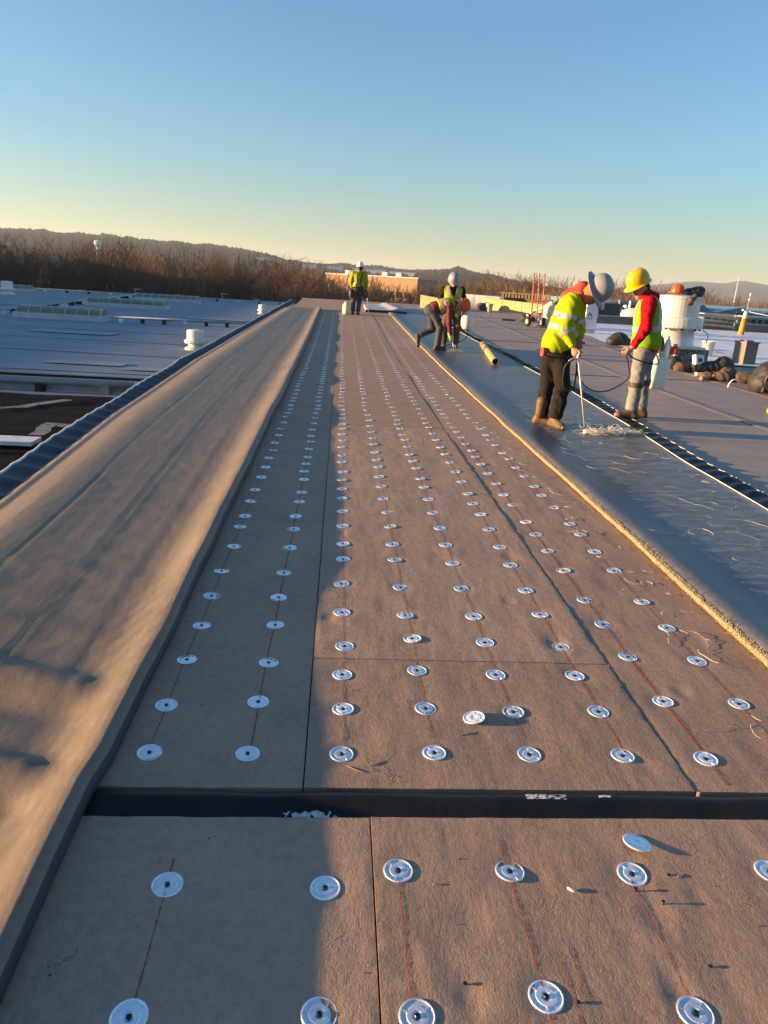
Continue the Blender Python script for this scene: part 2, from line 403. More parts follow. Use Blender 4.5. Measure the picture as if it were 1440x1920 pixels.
m_vent = M('white_vent_paint', (.78, .76, .68), (.66, .64, .56), sc=6, rough=.5)
def vent(x, y, s, label):
    r = empty('roof_vent', (x, y, LZ), label, 'vent', 'white vents on the left roof')
    MB().lathe([(.30 * s, 0), (.30 * s, .05 * s), (.20 * s, .10 * s), (.20 * s, .2 * s)], 20).build('base', m_vent, r, False)
    MB().lathe([(.27 * s, .17 * s), (.31 * s, .2 * s), (.31 * s, .25 * s), (.24 * s, .29 * s)], 20).build('collar', m_vent, r, False)
    MB().lathe([(.235 * s, .28 * s), (.235 * s, .5 * s), (.22 * s, .54 * s), (.1 * s, .555 * s)], 20).build('cap', m_vent, r, False)
vent(-3.5, 18.0, .88, 'white round vent nearest the tan membrane on the left roof')
vent(-19.4, 44.5, 1.35, 'white round vent at the left picture edge before a skylight')
vent(-4.0, 38.1, .85, 'small white round vent near the far right corner of the left roof')
vent(-8.7, 18.4, .7, 'small white vent cut by the left picture edge')

# ------------------------------------------------------------------ fibreboards
DENT = [(.82, 1.30, .035, .006), (.78, 1.12, .03, .005), (.33, 1.10, .03, .006), (.36, 1.3, .04, .004), (.20, 1.18, .03, .004), (.95, 1.36, .02, .003), (.56, 1.42, .03, .004),
        (.0, 2.87, .03, .006), (.02, 3.45, .035, .007), (.05, 4.0, .03, .006), (1.03, 1.87, .03, .004), (.98, 2.7, .045, .006), (.86, 3.1, .03, .005), (1.0, 3.7, .04, .006),
        (1.36, 2.32, .03, .006), (.13, 2.0, .05, .004), (.5, 2.4, .06, .003), (.72, 2.05, .06, .003), (1.0, 2.45, .07, .005), (1.47, 1.98, .05, .004), (.27, 3.0, .06, .004), (.6, 3.6, .07, .004)]
COLS = [(-.547, [1.91, 2.17, 2.48, 2.77, 3.07, 3.37, 3.72, 4.05, 4.26, 4.58, 4.85]), (-.234, [1.91, 2.20, 2.47, 2.79, 3.07, 3.37, 3.73, 4.04, 4.29, 4.61, 4.84]),
        (.060, [1.91, 2.16, 2.39, 2.61, 2.92, 3.24, 3.57, 3.81, 4.12, 4.42, 4.71]), (.350, [1.92, 2.17, 2.43, 2.69, 2.91, 3.22, 3.59, 3.83, 4.15, 4.43, 4.74]),
        (.660, [1.92, 2.16, 2.41, 2.67, 2.92, 3.23, 3.57, 3.85, 4.15, 4.46, 4.77]), (.980, [1.92, 2.17, 2.42, 2.65, 2.96, 3.23, 3.57, 3.85, 4.16, 4.47, 4.71]),
        (1.255, [1.91, 2.25, 2.58, 2.88, 3.14, 3.52, 3.82, 4.10, 4.35, 4.72, 4.97]), (1.548, [2.24, 2.56, 2.86, 3.14, 3.54, 3.83, 4.13, 4.34, 4.70, 5.00])]
FRONT = [(-.37, 1.40), (.015, 1.39), (-.37, 1.07), (.01, 1.07), (.20, 1.44), (.49, 1.44), (.81, 1.43), (1.19, 1.44), (.21, 1.06), (.49, 1.10), (.80, 1.06)]
PLXY = [(x, y) for x, ys in COLS for y in ys] + FRONT
BOARDS = []
def boardz(x, y):
    for (a, b, c, d, zf) in BOARDS:
        if a <= x <= b and c <= y <= d: return float(zf(np.array([[x]]), np.array([[y]]))[0, 0])
    return zroof(y)
def board(x0, x1, y0, y1, dz, dense):
    cx, cy = (x0 + x1) / 2, (y0 + y1) / 2; g = .0016
    if dense:
        xs = np.linspace(x0 + g, x1 - g, int((x1 - x0) / .013)); ys = np.linspace(y0 + g, y1 - g, int((y1 - y0) / .018))
    else: xs = np.array([x0 + g, x1 - g]); ys = np.array([y0 + g, y1 - g])
    def zf(X, Y):
        z = zr(Y) + dz
        if dense:
            e = np.minimum(np.minimum(X - x0, x1 - X), np.minimum(Y - y0, y1 - Y))
            z = z + .0030 * fbm(X * 2.2, Y * 1.3, 3) + .0020 * fbm(X * 9 + 5, Y * 3.5, 3) + .0008 * vnoise(X * 62, Y * 9)
            z = z - .0012 * np.clip(1 - e / .01, 0, 1) ** 2 * (1 + 2 * fbm(X * 30, Y * 30, 2))
            for (a, b) in PLXY:
                if x0 - .1 < a < x1 + .1 and y0 - .1 < b < y1 + .1: z = z - .0022 * np.exp(-(((X - a) ** 2 + (Y - b) ** 2) / .052 ** 2) ** 2)
            for (a, b, r, h) in DENT: z = z - .55 * h * np.exp(-(((X - a) / r) ** 2 + ((Y - b) / (r * 1.5)) ** 2) ** 1.5) + .12 * h * np.exp(-(((X - a - r * 1.3) / r) ** 2 + ((Y - b) / (r * 1.7)) ** 2))
        return z
    BOARDS.append((x0, x1, y0, y1, zf))
    V, Fs = sheet_xy(xs - cx, ys - cy, lambda X, Y: zf(X + cx, Y + cy), ('rel', -.024))
    return mesh_obj('board', V, Fs, m_board, deck, dense, (cx, cy, 0))
def col_boards(x0, x1, cuts, dz, ndense):
    for k in range(len(cuts) - 1):
        board(x0, x1, cuts[k], cuts[k + 1], dz + rnd.uniform(-.0012, .0012), k < ndense)
cA = [1.75 + 2.44 * k for k in range(14)]; cA = [c for c in cA if c < 34.5] + [ROOF_END]
cB = [1.75, 2.51] + [2.51 + 2.44 * k for k in range(1, 14) if 2.51 + 2.44 * k < 34.5] + [ROOF_END]
col_boards(-1.79, -1.27, cA, 0, 0)
col_boards(-1.27, -.0585, cA, 0, 2)
col_boards(-.0575, 1.140, cB, .0025, 3)
col_boards(1.1415, 1.86, cA, -.0005, 2)
for x0, x1, dz in ((-1.79, -1.27, 0), (-1.27, .1345, -.001), (.1355, 1.361, .002), (1.362, 1.86, 0)): board(x0, x1, -.9 if x1 < 1.9 else 0, 1.633, dz, x0 > -1.3)
board_front_end = 1.633

# chalk lines snapped along the plate rows
def chalk(x, y0, y1, w=.008, dx=0):
    w *= .68
    ys = np.concatenate([np.arange(y0, min(6.6, y1), .045), np.arange(6.6, y1, .25)]) if y1 > 6.6 else np.arange(y0, y1 + .01, .045)
    ribbon('chalk_line', [(x + .002 * sin(7 * y), y, boardz(x, y) + .0007) for y in ys], w, m_chalk, deck, .0003)
for x, a, b, w in ((-.548, 1.95, 9, .007), (-.235, 1.95, 9, .009), (.062, 1.95, 6, .006), (.352, 2.0, 7, .006), (.662, 2.0, 9, .008), (.985, 1.95, 9, .011), (1.258, 1.78, 9, .02), (1.545, 1.9, 8, .012)): chalk(x, a, b, w)
for x, a, b, w in ((-.37, .9, 1.5, .006), (.2, .9, 1.5, .008), (.487, 1.05, 1.55, .010), (.80, .95, 1.47, .006), (.545, 1.0, 1.2, .006), (.575, 1.08, 1.22, .006)): chalk(x, a, b, w)

# black rubber joint lying in the gap
jr = empty('expansion_joint', (0, 1.69, 0), 'black rubber expansion joint crossing between the board rows', 'joint')
xs = np.arange(-.75, 1.81, .03); prof = [(-.056, -.024), (-.05, -.012), (-.03, -.013), (-.018, -.008), (-.005, .002), (.012, .007), (.03, .006), (.044, -.002), (.052, -.016), (.057, -.026)]
VV = []
for x in xs:
    for (y, z) in prof: VV.append((x, y + .002 * sin(x * 9) + .0015 * vnoise(np.array(x * 14.), np.array(3.)), z + .004 * float(vnoise(np.array(x * 6.), np.array(y * 40)))))
q = len(prof); mesh_obj('rubber_bead', VV, [(i * q + j, (i + 1) * q + j, (i + 1) * q + j + 1, i * q + j + 1) for i in range(len(xs) - 1) for j in range(q - 1)], m_black, jr, True)
m_scuff = mat_patch('white_paint_scuff', (.7, .7, .68), (.55, .55, .53), 75, .46, .52)
ribbon('paint_scuff', [(.60, .022, .0075), (.66, .022, .0085), (.72, .020, .0085)], .02, m_scuff, jr, .0006)
ribbon('paint_scuff', [(.82, .025, .0075), (.86, .026, .0085)], .01, m_scuff, jr, .0006)

# ------------------------------------------------------------------ left membrane, folded over
yy = [-1.0]
while yy[-1] < 27.3: yy.append(yy[-1] + max(.018, .012 * abs(yy[-1])))
yy = np.array(yy)
PR = [(-.648, .002), (-.640, .012), (-.636, .026), (-.637, .040), (-.643, .052), (-.652, .064), (-.665, .073), (-.685, .0765), (-.712, .073), (-.747, .062), (-.787, .047), (-.835, .032), (-.89, .0215), (-.97, .0175),
      (-1.08, .019), (-1.17, .0195), (-1.26, .021), (-1.34, .0255), (-1.42, .0265), (-1.50, .028), (-1.58, .030), (-1.66, .0325), (-1.74, .0355), (-1.80, .038), (-1.86, .040), (-1.92, .041), (-1.98, .039), (-2.04, .033), (-2.10, .023), (-2.16, .010), (-2.22, -.004), (-2.28, 0.0), (-2.34, -.02), (-2.40, -.05)]
px = np.array([p[0] for p in PR]); pz = np.array([p[1] for p in PR])
fine = np.interp(np.linspace(0, len(PR) - 1, 110), range(len(PR)), range(len(PR)))
pxf = np.interp(fine, range(len(PR)), px); pzf = np.interp(fine, range(len(PR)), pz)
Xl = np.interp(yy, [-1, 1.5, 4.4, 7.5, 12.5, 17, 21.6, 28, 33], [-1.85, -1.93, -2.06, -2.28, -2.42, -2.38, -2.26, -2.06, -1.95])
Xr = np.interp(yy, [-1, 1.1, 1.7, 1.85, 3.5, 7.7, 14, 28], [-.61, -.632, -.650, -.635, -.645, -.685, -.71, -.74])
T = (pxf - px[0]) / (-2.28 - px[0])
X = Xr[:, None] + T[None, :] * (Xl - Xr)[:, None]; Yg = np.repeat(yy[:, None], X.shape[1], 1)
Zm = np.repeat(pzf[None, :], len(yy), 0)
edge = np.exp(-((X - Xr[:, None]) / .16) ** 2); inner = np.clip(T, 0, 1)[None, :] * np.ones_like(X)
Zm = Zm * (1 + edge * .22 * fbm(Yg * 1.1, X * 0 + 2, 3))
mask = sst((inner - .08) / .1) * sst((1.02 - inner) / .08)
long_ = .0022 * fbm(X * 2.6, Yg * .22, 3) + .0007 * fbm(X * 7 + 7, Yg * .6, 3)
band = np.exp(-((inner - .33) / .07) ** 2) + np.exp(-((inner - .60) / .08) ** 2) + .6 * np.exp(-((inner - .16) / .05) ** 2)
rip = .0062 * (lambda q: (1 - np.abs(np.sin(q))) ** 2 - .3)(.5 * Yg * (34 / (1 + .05 * np.maximum(Yg, 0))) + 2.5 * X + 4 * fbm(X * 1.5, Yg * .9, 2)) * band * np.clip(.25 + 2.2 * fbm(X * .8 + 5, Yg * .6 + 8, 2), 0, 1)
Zm = Zm + mask * (long_ + rip)
for (y0, a, w, x0, xw) in ((1.80, .028, .05, -1.0, .42), (1.66, -.022, .045, -.85, .20), (2.25, .028, .08, -1.15, .55), (2.08, -.022, .08, -1.2, .5), (2.62, .008, .06, -1.4, .5), (1.25, .012, .10, -1.2, .4), (3.2, .007, .06, -1.2, .4), (.95, -.012, .1, -1.0, .3)):
    Zm = Zm + a * np.exp(-((Yg - y0 + .25 * (X + .9)) / w) ** 2) * np.exp(-((X - x0) / xw) ** 2) * mask
for (xc, h) in ((.24, .0018), (.42, -.0026), (.52, .002), (.69, -.003), (.84, .0015)):     # pressed creases running lengthwise
    Zm = Zm + h * np.exp(-((inner - xc - .012 * fbm(Yg * .7 + xc * 40, X * 0, 2)) / .005) ** 2)
X = X + edge * .010 * fbm(Yg * 2.2 + 30, X * 0, 3)
eb = np.exp(-((X - Xr[:, None] + .17) / .12) ** 2)
Zm = Zm + eb * .0013 * np.sin(70 * (Yg * .55 - X * 1.3) + 5 * fbm(X * 2, Yg * 1.3, 2)) * np.clip(.4 + 2 * fbm(X * 1.5 + 3, Yg * 1.1, 2), 0, 1)
Zm = Zm + np.where(Yg > 7, zr(Yg), 0)
n_, m_ = X.shape
memL = empty('folded_membrane', (-1.5, 0, 0), 'wide dusty brown membrane sheet folded back along the left edge', 'membrane')
V = np.stack([X + 1.5, Yg, Zm], -1).reshape(-1, 3)
idx = np.arange(n_ * m_).reshape(n_, m_)
Q = np.stack([idx[:-1, :-1], idx[:-1, 1:], idx[1:, 1:], idx[1:, :-1]], -1).reshape(-1, 4)
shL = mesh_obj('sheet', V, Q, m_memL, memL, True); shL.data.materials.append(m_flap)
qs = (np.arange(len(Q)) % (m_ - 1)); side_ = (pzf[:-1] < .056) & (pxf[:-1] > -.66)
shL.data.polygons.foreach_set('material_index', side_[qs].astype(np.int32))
# rippled flap hanging over the step and its white edge
yf = np.arange(1.0, 33.0, .045); us = np.linspace(0, 1, 12)
Xe = np.interp(yf, [-1, 1.5, 4.4, 7.5, 12.5, 17, 21.6, 28, 33], [-1.85, -1.93, -2.06, -2.28, -2.42, -2.38, -2.26, -2.06, -1.95]) - .02
per = 2 * pi / .34
ph = yf * per + 2.2 * vnoise(yf * .8, yf * 0)
Vf = []
for i, y in enumerate(yf):
    for u in us:
        r = (.5 + .5 * sin(ph[i] - .9 * u)) ** 2.2
        wdt = .27 + .04 * float(vnoise(np.array(y * 1.3), np.array(7.)))
        Vf.append((Xe[i] + .04 - wdt * u + 1.5, y, zroof(y) - .045 + .045 * u ** 1.2 + (.036 * r - .012) * sin(pi * min(1, .12 + u * .8)) ))
q = len(us)
mesh_obj('rippled_flap', Vf, [(i * q + j, (i + 1) * q + j, (i + 1) * q + j + 1, i * q + j + 1)[::-1] for i in range(len(yf) - 1) for j in range(q - 1)], m_flap, memL, True)
MB().tube([Vf[i * q + q - 1] for i in range(len(yf))], .011, 5).build('white_edge', m_white, memL, True)

# ------------------------------------------------------------------ right membrane with its fleece edge
yr = [0.6]
while yr[-1] < 27.4: yr.append(yr[-1] + max(.025, .011 * abs(yr[-1])))
yr = np.array(yr)
xroll = lambda y: np.interp(y, [0, 2.5, 4, 9.5, 14, 18, 28], [1.80, 1.815, 1.835, 1.87, 1.87, 1.85, 1.78]) + .012 * vnoise(np.asarray(y) * 1.7, np.asarray(y) * 0 + 4)
xlad = lambda y: np.interp(y, [0, 4.8, 6.05, 8.1, 10.9, 16.5, 20, 28], [2.95, 3.17, 3.24, 3.42, 3.60, 3.60, 3.5, 3.4]) + .02 * vnoise(np.asarray(y) * 1.1, np.asarray(y) * 0 + 1)
PR2 = np.array([(0, .004), (.008, .026), (.022, .044), (.05, .056), (.09, .058), (.15, .050), (.22, .036), (.32, .025), (.5, .018)] + [(t, .016) for t in np.linspace(.6, 1.25, 24)])
X = []; Z = []
for y in yr:
    a, b = float(xroll(y)), float(xlad(y)); t = PR2[:, 0] / 1.25
    X.append(a + t * (b - a)); Z.append(PR2[:, 1])
X = np.array(X); Z = np.array(Z); Yg = np.repeat(yr[:, None], X.shape[1], 1)
tt = np.repeat((PR2[:, 0] / 1.25)[None], len(yr), 0)
Z = Z * (1 + .22 * np.exp(-(tt / .15) ** 2) * fbm(Yg * .9 + 20, X * 0, 3)) + sst((tt - .2) / .2) * (.010 * fbm(X * 1.2, Yg * 1.8, 4) + .005 * np.sin(Yg * 15 + 4 * fbm(X, Yg * .6, 2)) * np.clip(.5 + 2 * fbm(X * .8 + 9, Yg * .7, 2), 0, 1.2))
Z = np.maximum(Z, .008) + zr(Yg)
memR = empty('glued_membrane', (2.5, 0, 0), 'dark grey membrane strip with glue threads right of the boards', 'membrane')
n_, m_ = X.shape; idx = np.arange(n_ * m_).reshape(n_, m_)
mesh_obj('sheet', np.stack([X - 2.5, Yg, Z], -1).reshape(-1, 3), np.stack([idx[:-1, :-1], idx[1:, :-1], idx[1:, 1:], idx[:-1, 1:]], -1).reshape(-1, 4), m_memR, memR, True)
mb = MB(); pts = []; rr = []
for y in np.concatenate([np.arange(.6, 10, .02), np.arange(10, 27.4, .08)]):
    pts.append((float(xroll(y)) - 2.5 + .004, y, zroof(y) + .024 + .004 * float(vnoise(np.array(y * 3), np.array(2.))))); rr.append(.0155 + .004 * float(vnoise(np.array(y * 9), np.array(5.))) + .003 * float(vnoise(np.array(y * 37), np.array(8.))))
mb.tube(pts, rr, 10); mb.build('fleece_edge', m_fleece, memR, True)
tf = MB(); tr = random.Random(12)
for k in range(15000):
    y = 1.5 + 9.5 * tr.random() ** 1.4; a = tr.uniform(-.5, pi * 1.05); r0 = .0165
    c = Vector((float(xroll(y)) - 2.5 + .004, y, zroof(y) + .026)); d = Vector((-cos(a) , tr.uniform(-.7, .7), sin(a))).normalized()
    L = tr.uniform(.003, .010) * (2.6 if tr.random() < .04 else 1); p = c + Vector((-cos(a), 0, sin(a))) * r0 * .9
    q = p + d * L; e = q + Vector((tr.uniform(-1, 1), tr.uniform(-1, 1), -.6)) * L * .6; w = .0012
    tf.add([p + Vector((0, w, 0)), p - Vector((0, w, 0)), q - Vector((0, w, 0)), q + Vector((0, w, 0)), e], [(0, 1, 2, 3), (3, 2, 4)])
tag(tf.build('fleece_tufts', m_fleece, memR), kind='stuff')
# rippled lap with white edges
yl = np.arange(1.5, 27, .02); lad = []; us = np.linspace(0, 1, 8); ph = 0; PH = []
for y in yl: ph += .02 * 2 * pi / (.24 + .07 * float(vnoise(np.array(y * 1.9), np.array(3.)))); PH.append(ph)
for i, y in enumerate(yl):
    x0 = float(xlad(y)); wd = .23 + .03 * float(vnoise(np.array(y * .9), np.array(6.)))
    for u in us:
        r = max(0, sin(PH[i] - 1.0 * u)) ** .8
        lad.append((x0 - .012 + wd * u - 2.5, y + .05 * u, zroof(y) + .018 + .036 * r * (.7 + .6 * float(vnoise(np.array(y * 2.7), np.array(11.)))) * max(0, sin(pi * min(1, u * .95))) ** .6 - .008 * u))
q = len(us)
mesh_obj('rippled_lap', lad, [(i * q + j, i * q + j + 1, (i + 1) * q + j + 1, (i + 1) * q + j) for i in range(len(yl) - 1) for j in range(q - 1)], m_black, memR, True)
MB().tube([(p[0], p[1], p[2] + .006) for p in [lad[i * q] for i in range(len(yl))]], .0038, 4).build('white_edge', m_white, memR, True)
MB().tube([(p[0] + .004, p[1], p[2] + .003) for p in [lad[i * q + q - 1] for i in range(len(yl))]], .004, 4).build('pale_edge', m_strand, memR, True)

# glue threads sprayed across sheet and boards
def strands(n, fx, name, label, rr, Ls=(.05, .35), seed=1, lift=.001):
    mb = MB(); r_ = random.Random(seed)
    for k in range(n):
        x, y, z0 = fx(r_); a = r_.uniform(0, 2 * pi); L = r_.uniform(*Ls); m = 9; cv = r_.gauss(0, .35); pts = []
        for i in range(m):
            pts.append((x, y, z0(x, y) + lift + (.004 * abs(r_.gauss(0, 1)) if i in (3, 5) else 0))); a += cv + r_.gauss(0, .35); x += cos(a) * L / m; y += sin(a) * L / m
        mb.tube(pts, r_.uniform(*rr), 3, False)
    o = mb.build(name, m_strand, None); return tag(o, label, 'glue', None, 'stuff')
def zsheet(x, y):
    t = (x - float(xroll(y))) / (float(xlad(y)) - float(xroll(y))) * 1.25
    return zroof(y) + float(np.interp(t, PR2[:, 0], PR2[:, 1])) + .009
strands(60, lambda r: (r.uniform(2.15, 3.1), r.uniform(3.2, 8.6), zsheet), 'glue_threads', 'pale dried glue threads scattered over the dark membrane strip', (.0004, .0010), (.05, .5), seed=4)
strands(60, lambda r: (1.74 - abs(r.gauss(0, .16)), r.uniform(2.0, 8), lambda x, y: zroof(y) + .006), 'glue_threads', 'pale glue threads on the boards beside the fleece edge', (.0005, .0011), (.05, .25), seed=9)

def mat_film():
    m, nt, b = ntree('glue_film_haze'); co = coords(nt, True, (.8, 1.5, 1)); f = ramp(nt, noise(nt, co, 9, 9, .78), .47, .78, 0, .6)
    b.inputs['Base Color'].default_value = (.55, .52, .47, 1); b.inputs['Roughness'].default_value = .4; nt.links.new(f, b.inputs['Alpha']); return m
yf_ = np.arange(2.6, 9.2, .06); rows = []
for y in yf_:
    a, b_ = float(xroll(y)), float(xlad(y))
    for t in np.linspace(.26, .97, 20): x = a + t * (b_ - a); rows.append((x - 2.5, y, float(np.interp(t * 1.25, PR2[:, 0], PR2[:, 1])) + .010 + zroof(y)))
mesh_obj('glue_film', rows, [(i * 20 + j, i * 20 + j + 1, (i + 1) * 20 + j + 1, (i + 1) * 20 + j) for i in range(len(yf_) - 1) for j in range(19)], mat_film(), memR, True)
# ------------------------------------------------------------------ fastening plates
def plate_mesh():
    mb = MB()
    mb.lathe([(.0380, .0002), (.0384, .0022), (.0374, .0036), (.0355, .0038), (.0338, .0022), (.0325, .0019), (.0235, .0019), (.0222, .0032), (.0200, .0034), (.0120, .0032), (.0085, .0012), (.0040, .0010)], 26, capb=False)
    for k in range(3):
        a = 2 * pi * k / 3; mb.box((cos(a) * .0272, sin(a) * .0272, .0024), (.0095, .0030, .0022), Matrix.Rotation(a, 3, 'Z'))
    return mb
p0 = empty('fastening_plate', (0, 0, 0)); pm = plate_mesh().build('plate_disc', m_plate, p0, False)
ps = MB().lathe([(.0062, .0008), (.0064, .0042), (.0052, .0056), (.002, .0058)], 8).build('screw_head', m_screw, p0)
tmp_plate = p0
def ordn(k): return str(k) + ('th' if 10 <= k % 100 <= 20 else {1: 'st', 2: 'nd', 3: 'rd'}.get(k % 10, 'th'))
BZ = boardz
first = [True]
def plate(x, y, label, tilt=None, screw=True, group='round fastening plates on the boards', dz=0):
    if first[0]: o = p0; first[0] = False; ch = [pm, ps]
    else:
        o = link_copy(p0); ch = [link_copy(pm, o)]
        if screw: ch.append(link_copy(ps, o))
    o.location = (x, y, BZ(x, y) + dz - .0004); o.rotation_euler = (tilt[0], tilt[1], rnd.uniform(0, 6.28)) if tilt else (rnd.gauss(0, .028), rnd.gauss(0, .028), rnd.uniform(0, 6.28))
    tag(o, label, 'plate', group); return o
for j, (x, y) in enumerate([(-.37, 1.40), (.015, 1.39), (-.37, 1.07), (.01, 1.07), (.20, 1.44), (.49, 1.44), (.81, 1.43), (1.19, 1.44), (.21, 1.06), (.49, 1.10), (.80, 1.06)]):
    lab = ['leftmost plate of the row nearest the black joint, on the shaded near board', 'plate nearest the near board seam, left of it, on the shadow edge', 'leftmost plate at the bottom picture edge, on the shaded board',
           'second plate from the left at the bottom picture edge', 'plate just right of the near board seam with red chalk below', 'plate on the near board with a long red chalk line running from it', 'plate on the near board touching a loose plate beside black screws',
           'plate cut off by the right picture edge before the black joint', 'third plate from the left at the bottom picture edge', 'plate stamped on its rim at the lower end of a red chalk line', 'rightmost plate at the bottom picture edge'][j]
    plate(x, y, 'round silver ' + lab)
plate(.862, 1.53, 'loose silver plate lying tilted beside a fastened one before the black joint', (.10, -.16), False, None, .006)
plate(.515, 2.11, 'loose silver plate lying tilted without a screw beyond the black joint', (.10, -.14), False, None, .006)
far = []; cand = []
pr = random.Random(21)
for ci, (x, ys) in enumerate(COLS):
    y = ys[-1]; ys = list(ys)
    while y < 26: y += pr.choice((.24, .33, .28, .31)); ys.append(y)
    for k, y in enumerate(ys):
        cand.append((y, x + pr.uniform(-.008, .008) + (.003 * (y - 5) if y > 5 and ci > 3 else 0) * .3, ci, k))
cand.sort(); WORDS = ['leftmost', 'second', 'third', 'fourth', 'fifth', 'sixth', 'seventh', 'rightmost']
for i, (y, x, ci, k) in enumerate(cand):
    if i < 286: plate(x, y, 'round silver fastening plate, %s beyond the black joint in the %s plate row%s' % (ordn(k + 1), WORDS[ci], '' if ci in (0, 7) else ' from left'))
    else: far.append((x, y))
fb = MB()
for x, y in far: fb.lathe([(.034, .0002), (.033, .0012), (.012, .0010)], 9, (x, y, BZ(x, y) + .001), None, True, False)
tag(fb.build('far_plates', m_plate), 'dotted rows of tiny silver plates toward the far roof end', 'plate', None, 'stuff')
# loose screws standing in the near board
for j, (x, y, h) in enumerate(((.795, 1.375, .007), (.85, 1.335, .008), (.905, 1.425, .001), (.885, 1.165, .001), (.555, 1.085, .001), (.32, 1.13, .001))):
    o = empty('screw', (x, y, .002), ('black screw standing upright in the board' if h > .005 else 'small black screw head') + [' below the touching plates', ' farther right below the touching plates', ' right of the touching plates', ' on the right part of the near board', ' at the stamped plate', ' left of the stamped plate'][j], 'screw', 'screws in the near board')
    MB().cyl((0, 0, -.01), (0, 0, h), .0022, n=8).build('shank', m_screw, o, True)
    MB().lathe([(.0022, h - .001), (.0044, h + .0005), (.0045, h + .002), (.002, h + .003)], 10).build('head', m_screw, o)
tag(MB().sphere((.63, 1.375, .006), (.012, .005, .003), 8, 5, Matrix.Rotation(-.7, 3, 'Z')).build('paper_scrap', m_white, None, True), 'tiny white scrap on the near board below the plates', 'scrap')
mb = MB()
for k in range(60):
    x, y = pr.uniform(-.6, 1.5), pr.uniform(.95, 3.4); r = pr.uniform(.0012, .003)
    if 1.6 < y < 1.78: continue
    mb.sphere((x, y, BZ(x, y) + .001), (r * 1.6, r, r * .7), 5, 3)
tag(mb.build('debris_crumbs', M('brown_crumb', (.16, .11, .07)), None), 'small dark crumbs scattered over the near boards', 'crumbs', None, 'stuff')
# torn fibre curls on the near board
mb = MB()
for (x, y, L, a) in ((.29, 1.395, .02, .3), (.93, 1.42, .02, .8), (.47, 2.02, .06, .4), (.1, 1.83, .07, -.5), (.16, 1.86, .06, .5)):
    pts = [(x + cos(a) * L * (t - .5), y + sin(a) * L * (t - .5) + .3 * L * (t - .5) ** 2, BZ(x, y) + .0012 + .0008 * sin(pi * t)) for t in np.linspace(0, 1, 7)]
    mb.tube(pts, [.0004, .001, .0014, .0016, .0014, .001, .0004], 5)
tag(mb.build('torn_fibre', m_board, None, True), 'torn fibre curls lifted from the near board', 'fibre', None, 'stuff')

# ------------------------------------------------------------------ far buildings
m_wware = M('white_warehouse', (.75, .74, .72), (.66, .66, .66), sc=.05, world=True, rough=.7)
def warehouse(a0, a1, top, label, d=1000, h=4.2, g='white warehouses on the slope'):
    am = (a0 + a1) / 2; w = d * radians(a1 - a0); z = CAMH + d * tan(radians(top))
    r = empty('warehouse', polar(am, d, z - h), label, 'building', g, -radians(am))
    MB().box((0, 15, h / 2 - 3), (w, 30, h + 6)).build('wall', m_wware, r)
    MB().box((0, 15, h + .3), (w + 1, 31, .6)).build('roof', m_wware, r)
for i, (a, b, t) in enumerate(((-3.0, -2.6, 1.20), (-2.51, -1.91, 1.17), (-1.6, -1.35, 1.13), (-1.2, .04, 1.13), (.75, 1.5, 1.10), (1.75, 3.3, 1.07), (3.6, 5.6, 1.0), (-20.2, -18.3, 1.42), (-6.6, -4.6, 1.42))):
    warehouse(a, b, t, 'long white warehouse on the far slope, %s' % ['leftmost tiny one behind the far worker', 'short one left of the far worker', 'tiny one left of the far worker', 'long one left of the far worker', 'just right of the far worker', 'mid one right of the far worker', 'rightmost of the row', 'left beside the water tower', 'behind the left wood near its right end'][i])
m_tan = M('tan_brick', (.46, .27, .15), (.38, .22, .12), sc=1.5, world=True, rough=.85, bump=.02, bsc=3)
m_darkw = M('dark_glass', (.03, .035, .045), rough=.2)
bl = empty('tan_building', polar(2.2, 195, GZ), 'long low tan building behind the trees in the middle', 'building', None, -radians(2.2) - .42)
MB().box((0, 8, 6.2), (26, 16, 12.4)).build('wall', m_tan, bl)
MB().box((0, 8, 12.55), (26.6, 16.6, .35)).build('roof', M('pale_roof', (.6, .58, .54)), bl)
for x in (-8.8, -6.3, 2, 6): MB().box((x, 5, 13.2), (1.6, 1.6, 1.1)).build('rooftop_unit', M('unit_grey', (.5, .5, .5)), bl)
MB().box((-11.5, -.05, 10), (1.3, .3, 1.9)).build('loading_door', m_darkw, bl)
for k in range(9):
    w = MB().box((-8 + 2.3 * k, -.04, 8.2), (1.3, .2, 1.5)).build('window', m_darkw, bl)
    MB().box((-8 + 2.3 * k, -.1, 7.38), (1.5, .3, .12)).build('sill', m_wware, w)
for k in range(6):
    t = empty('box_trailer', polar(-.55 + .62 * k + (.9 if k > 2 else 0), 182, 0), 'white box trailer parked before the tan building, %s from left' % ordn(k + 1), 'trailer', 'trailers at the tan building', rnd.uniform(-.1, .1))
    t.location.z = 0 + -2.2
    MB().box((0, 0, .9), (1.7, 5, 1.8)).build('cargo_box', m_wware, t)
    MB().box((0, -2.54, .9), (1.4, .06, 1.5)).build('rear_door', M('trailer_door', (.6, .6, .6)), t)
    for s in (-1, 1): MB().cyl((s * .75, -1.6, -.25), (s * .5, -1.6, -.25), .4, n=10).build('wheel', m_black, t)
tag(MB().box((polar(1.0, 186, 0)[0], 186, -5.85), (40, 16, 6.1)).build('parking_bank', m_ground), 'brown bank carrying the parked trailers', 'bank')
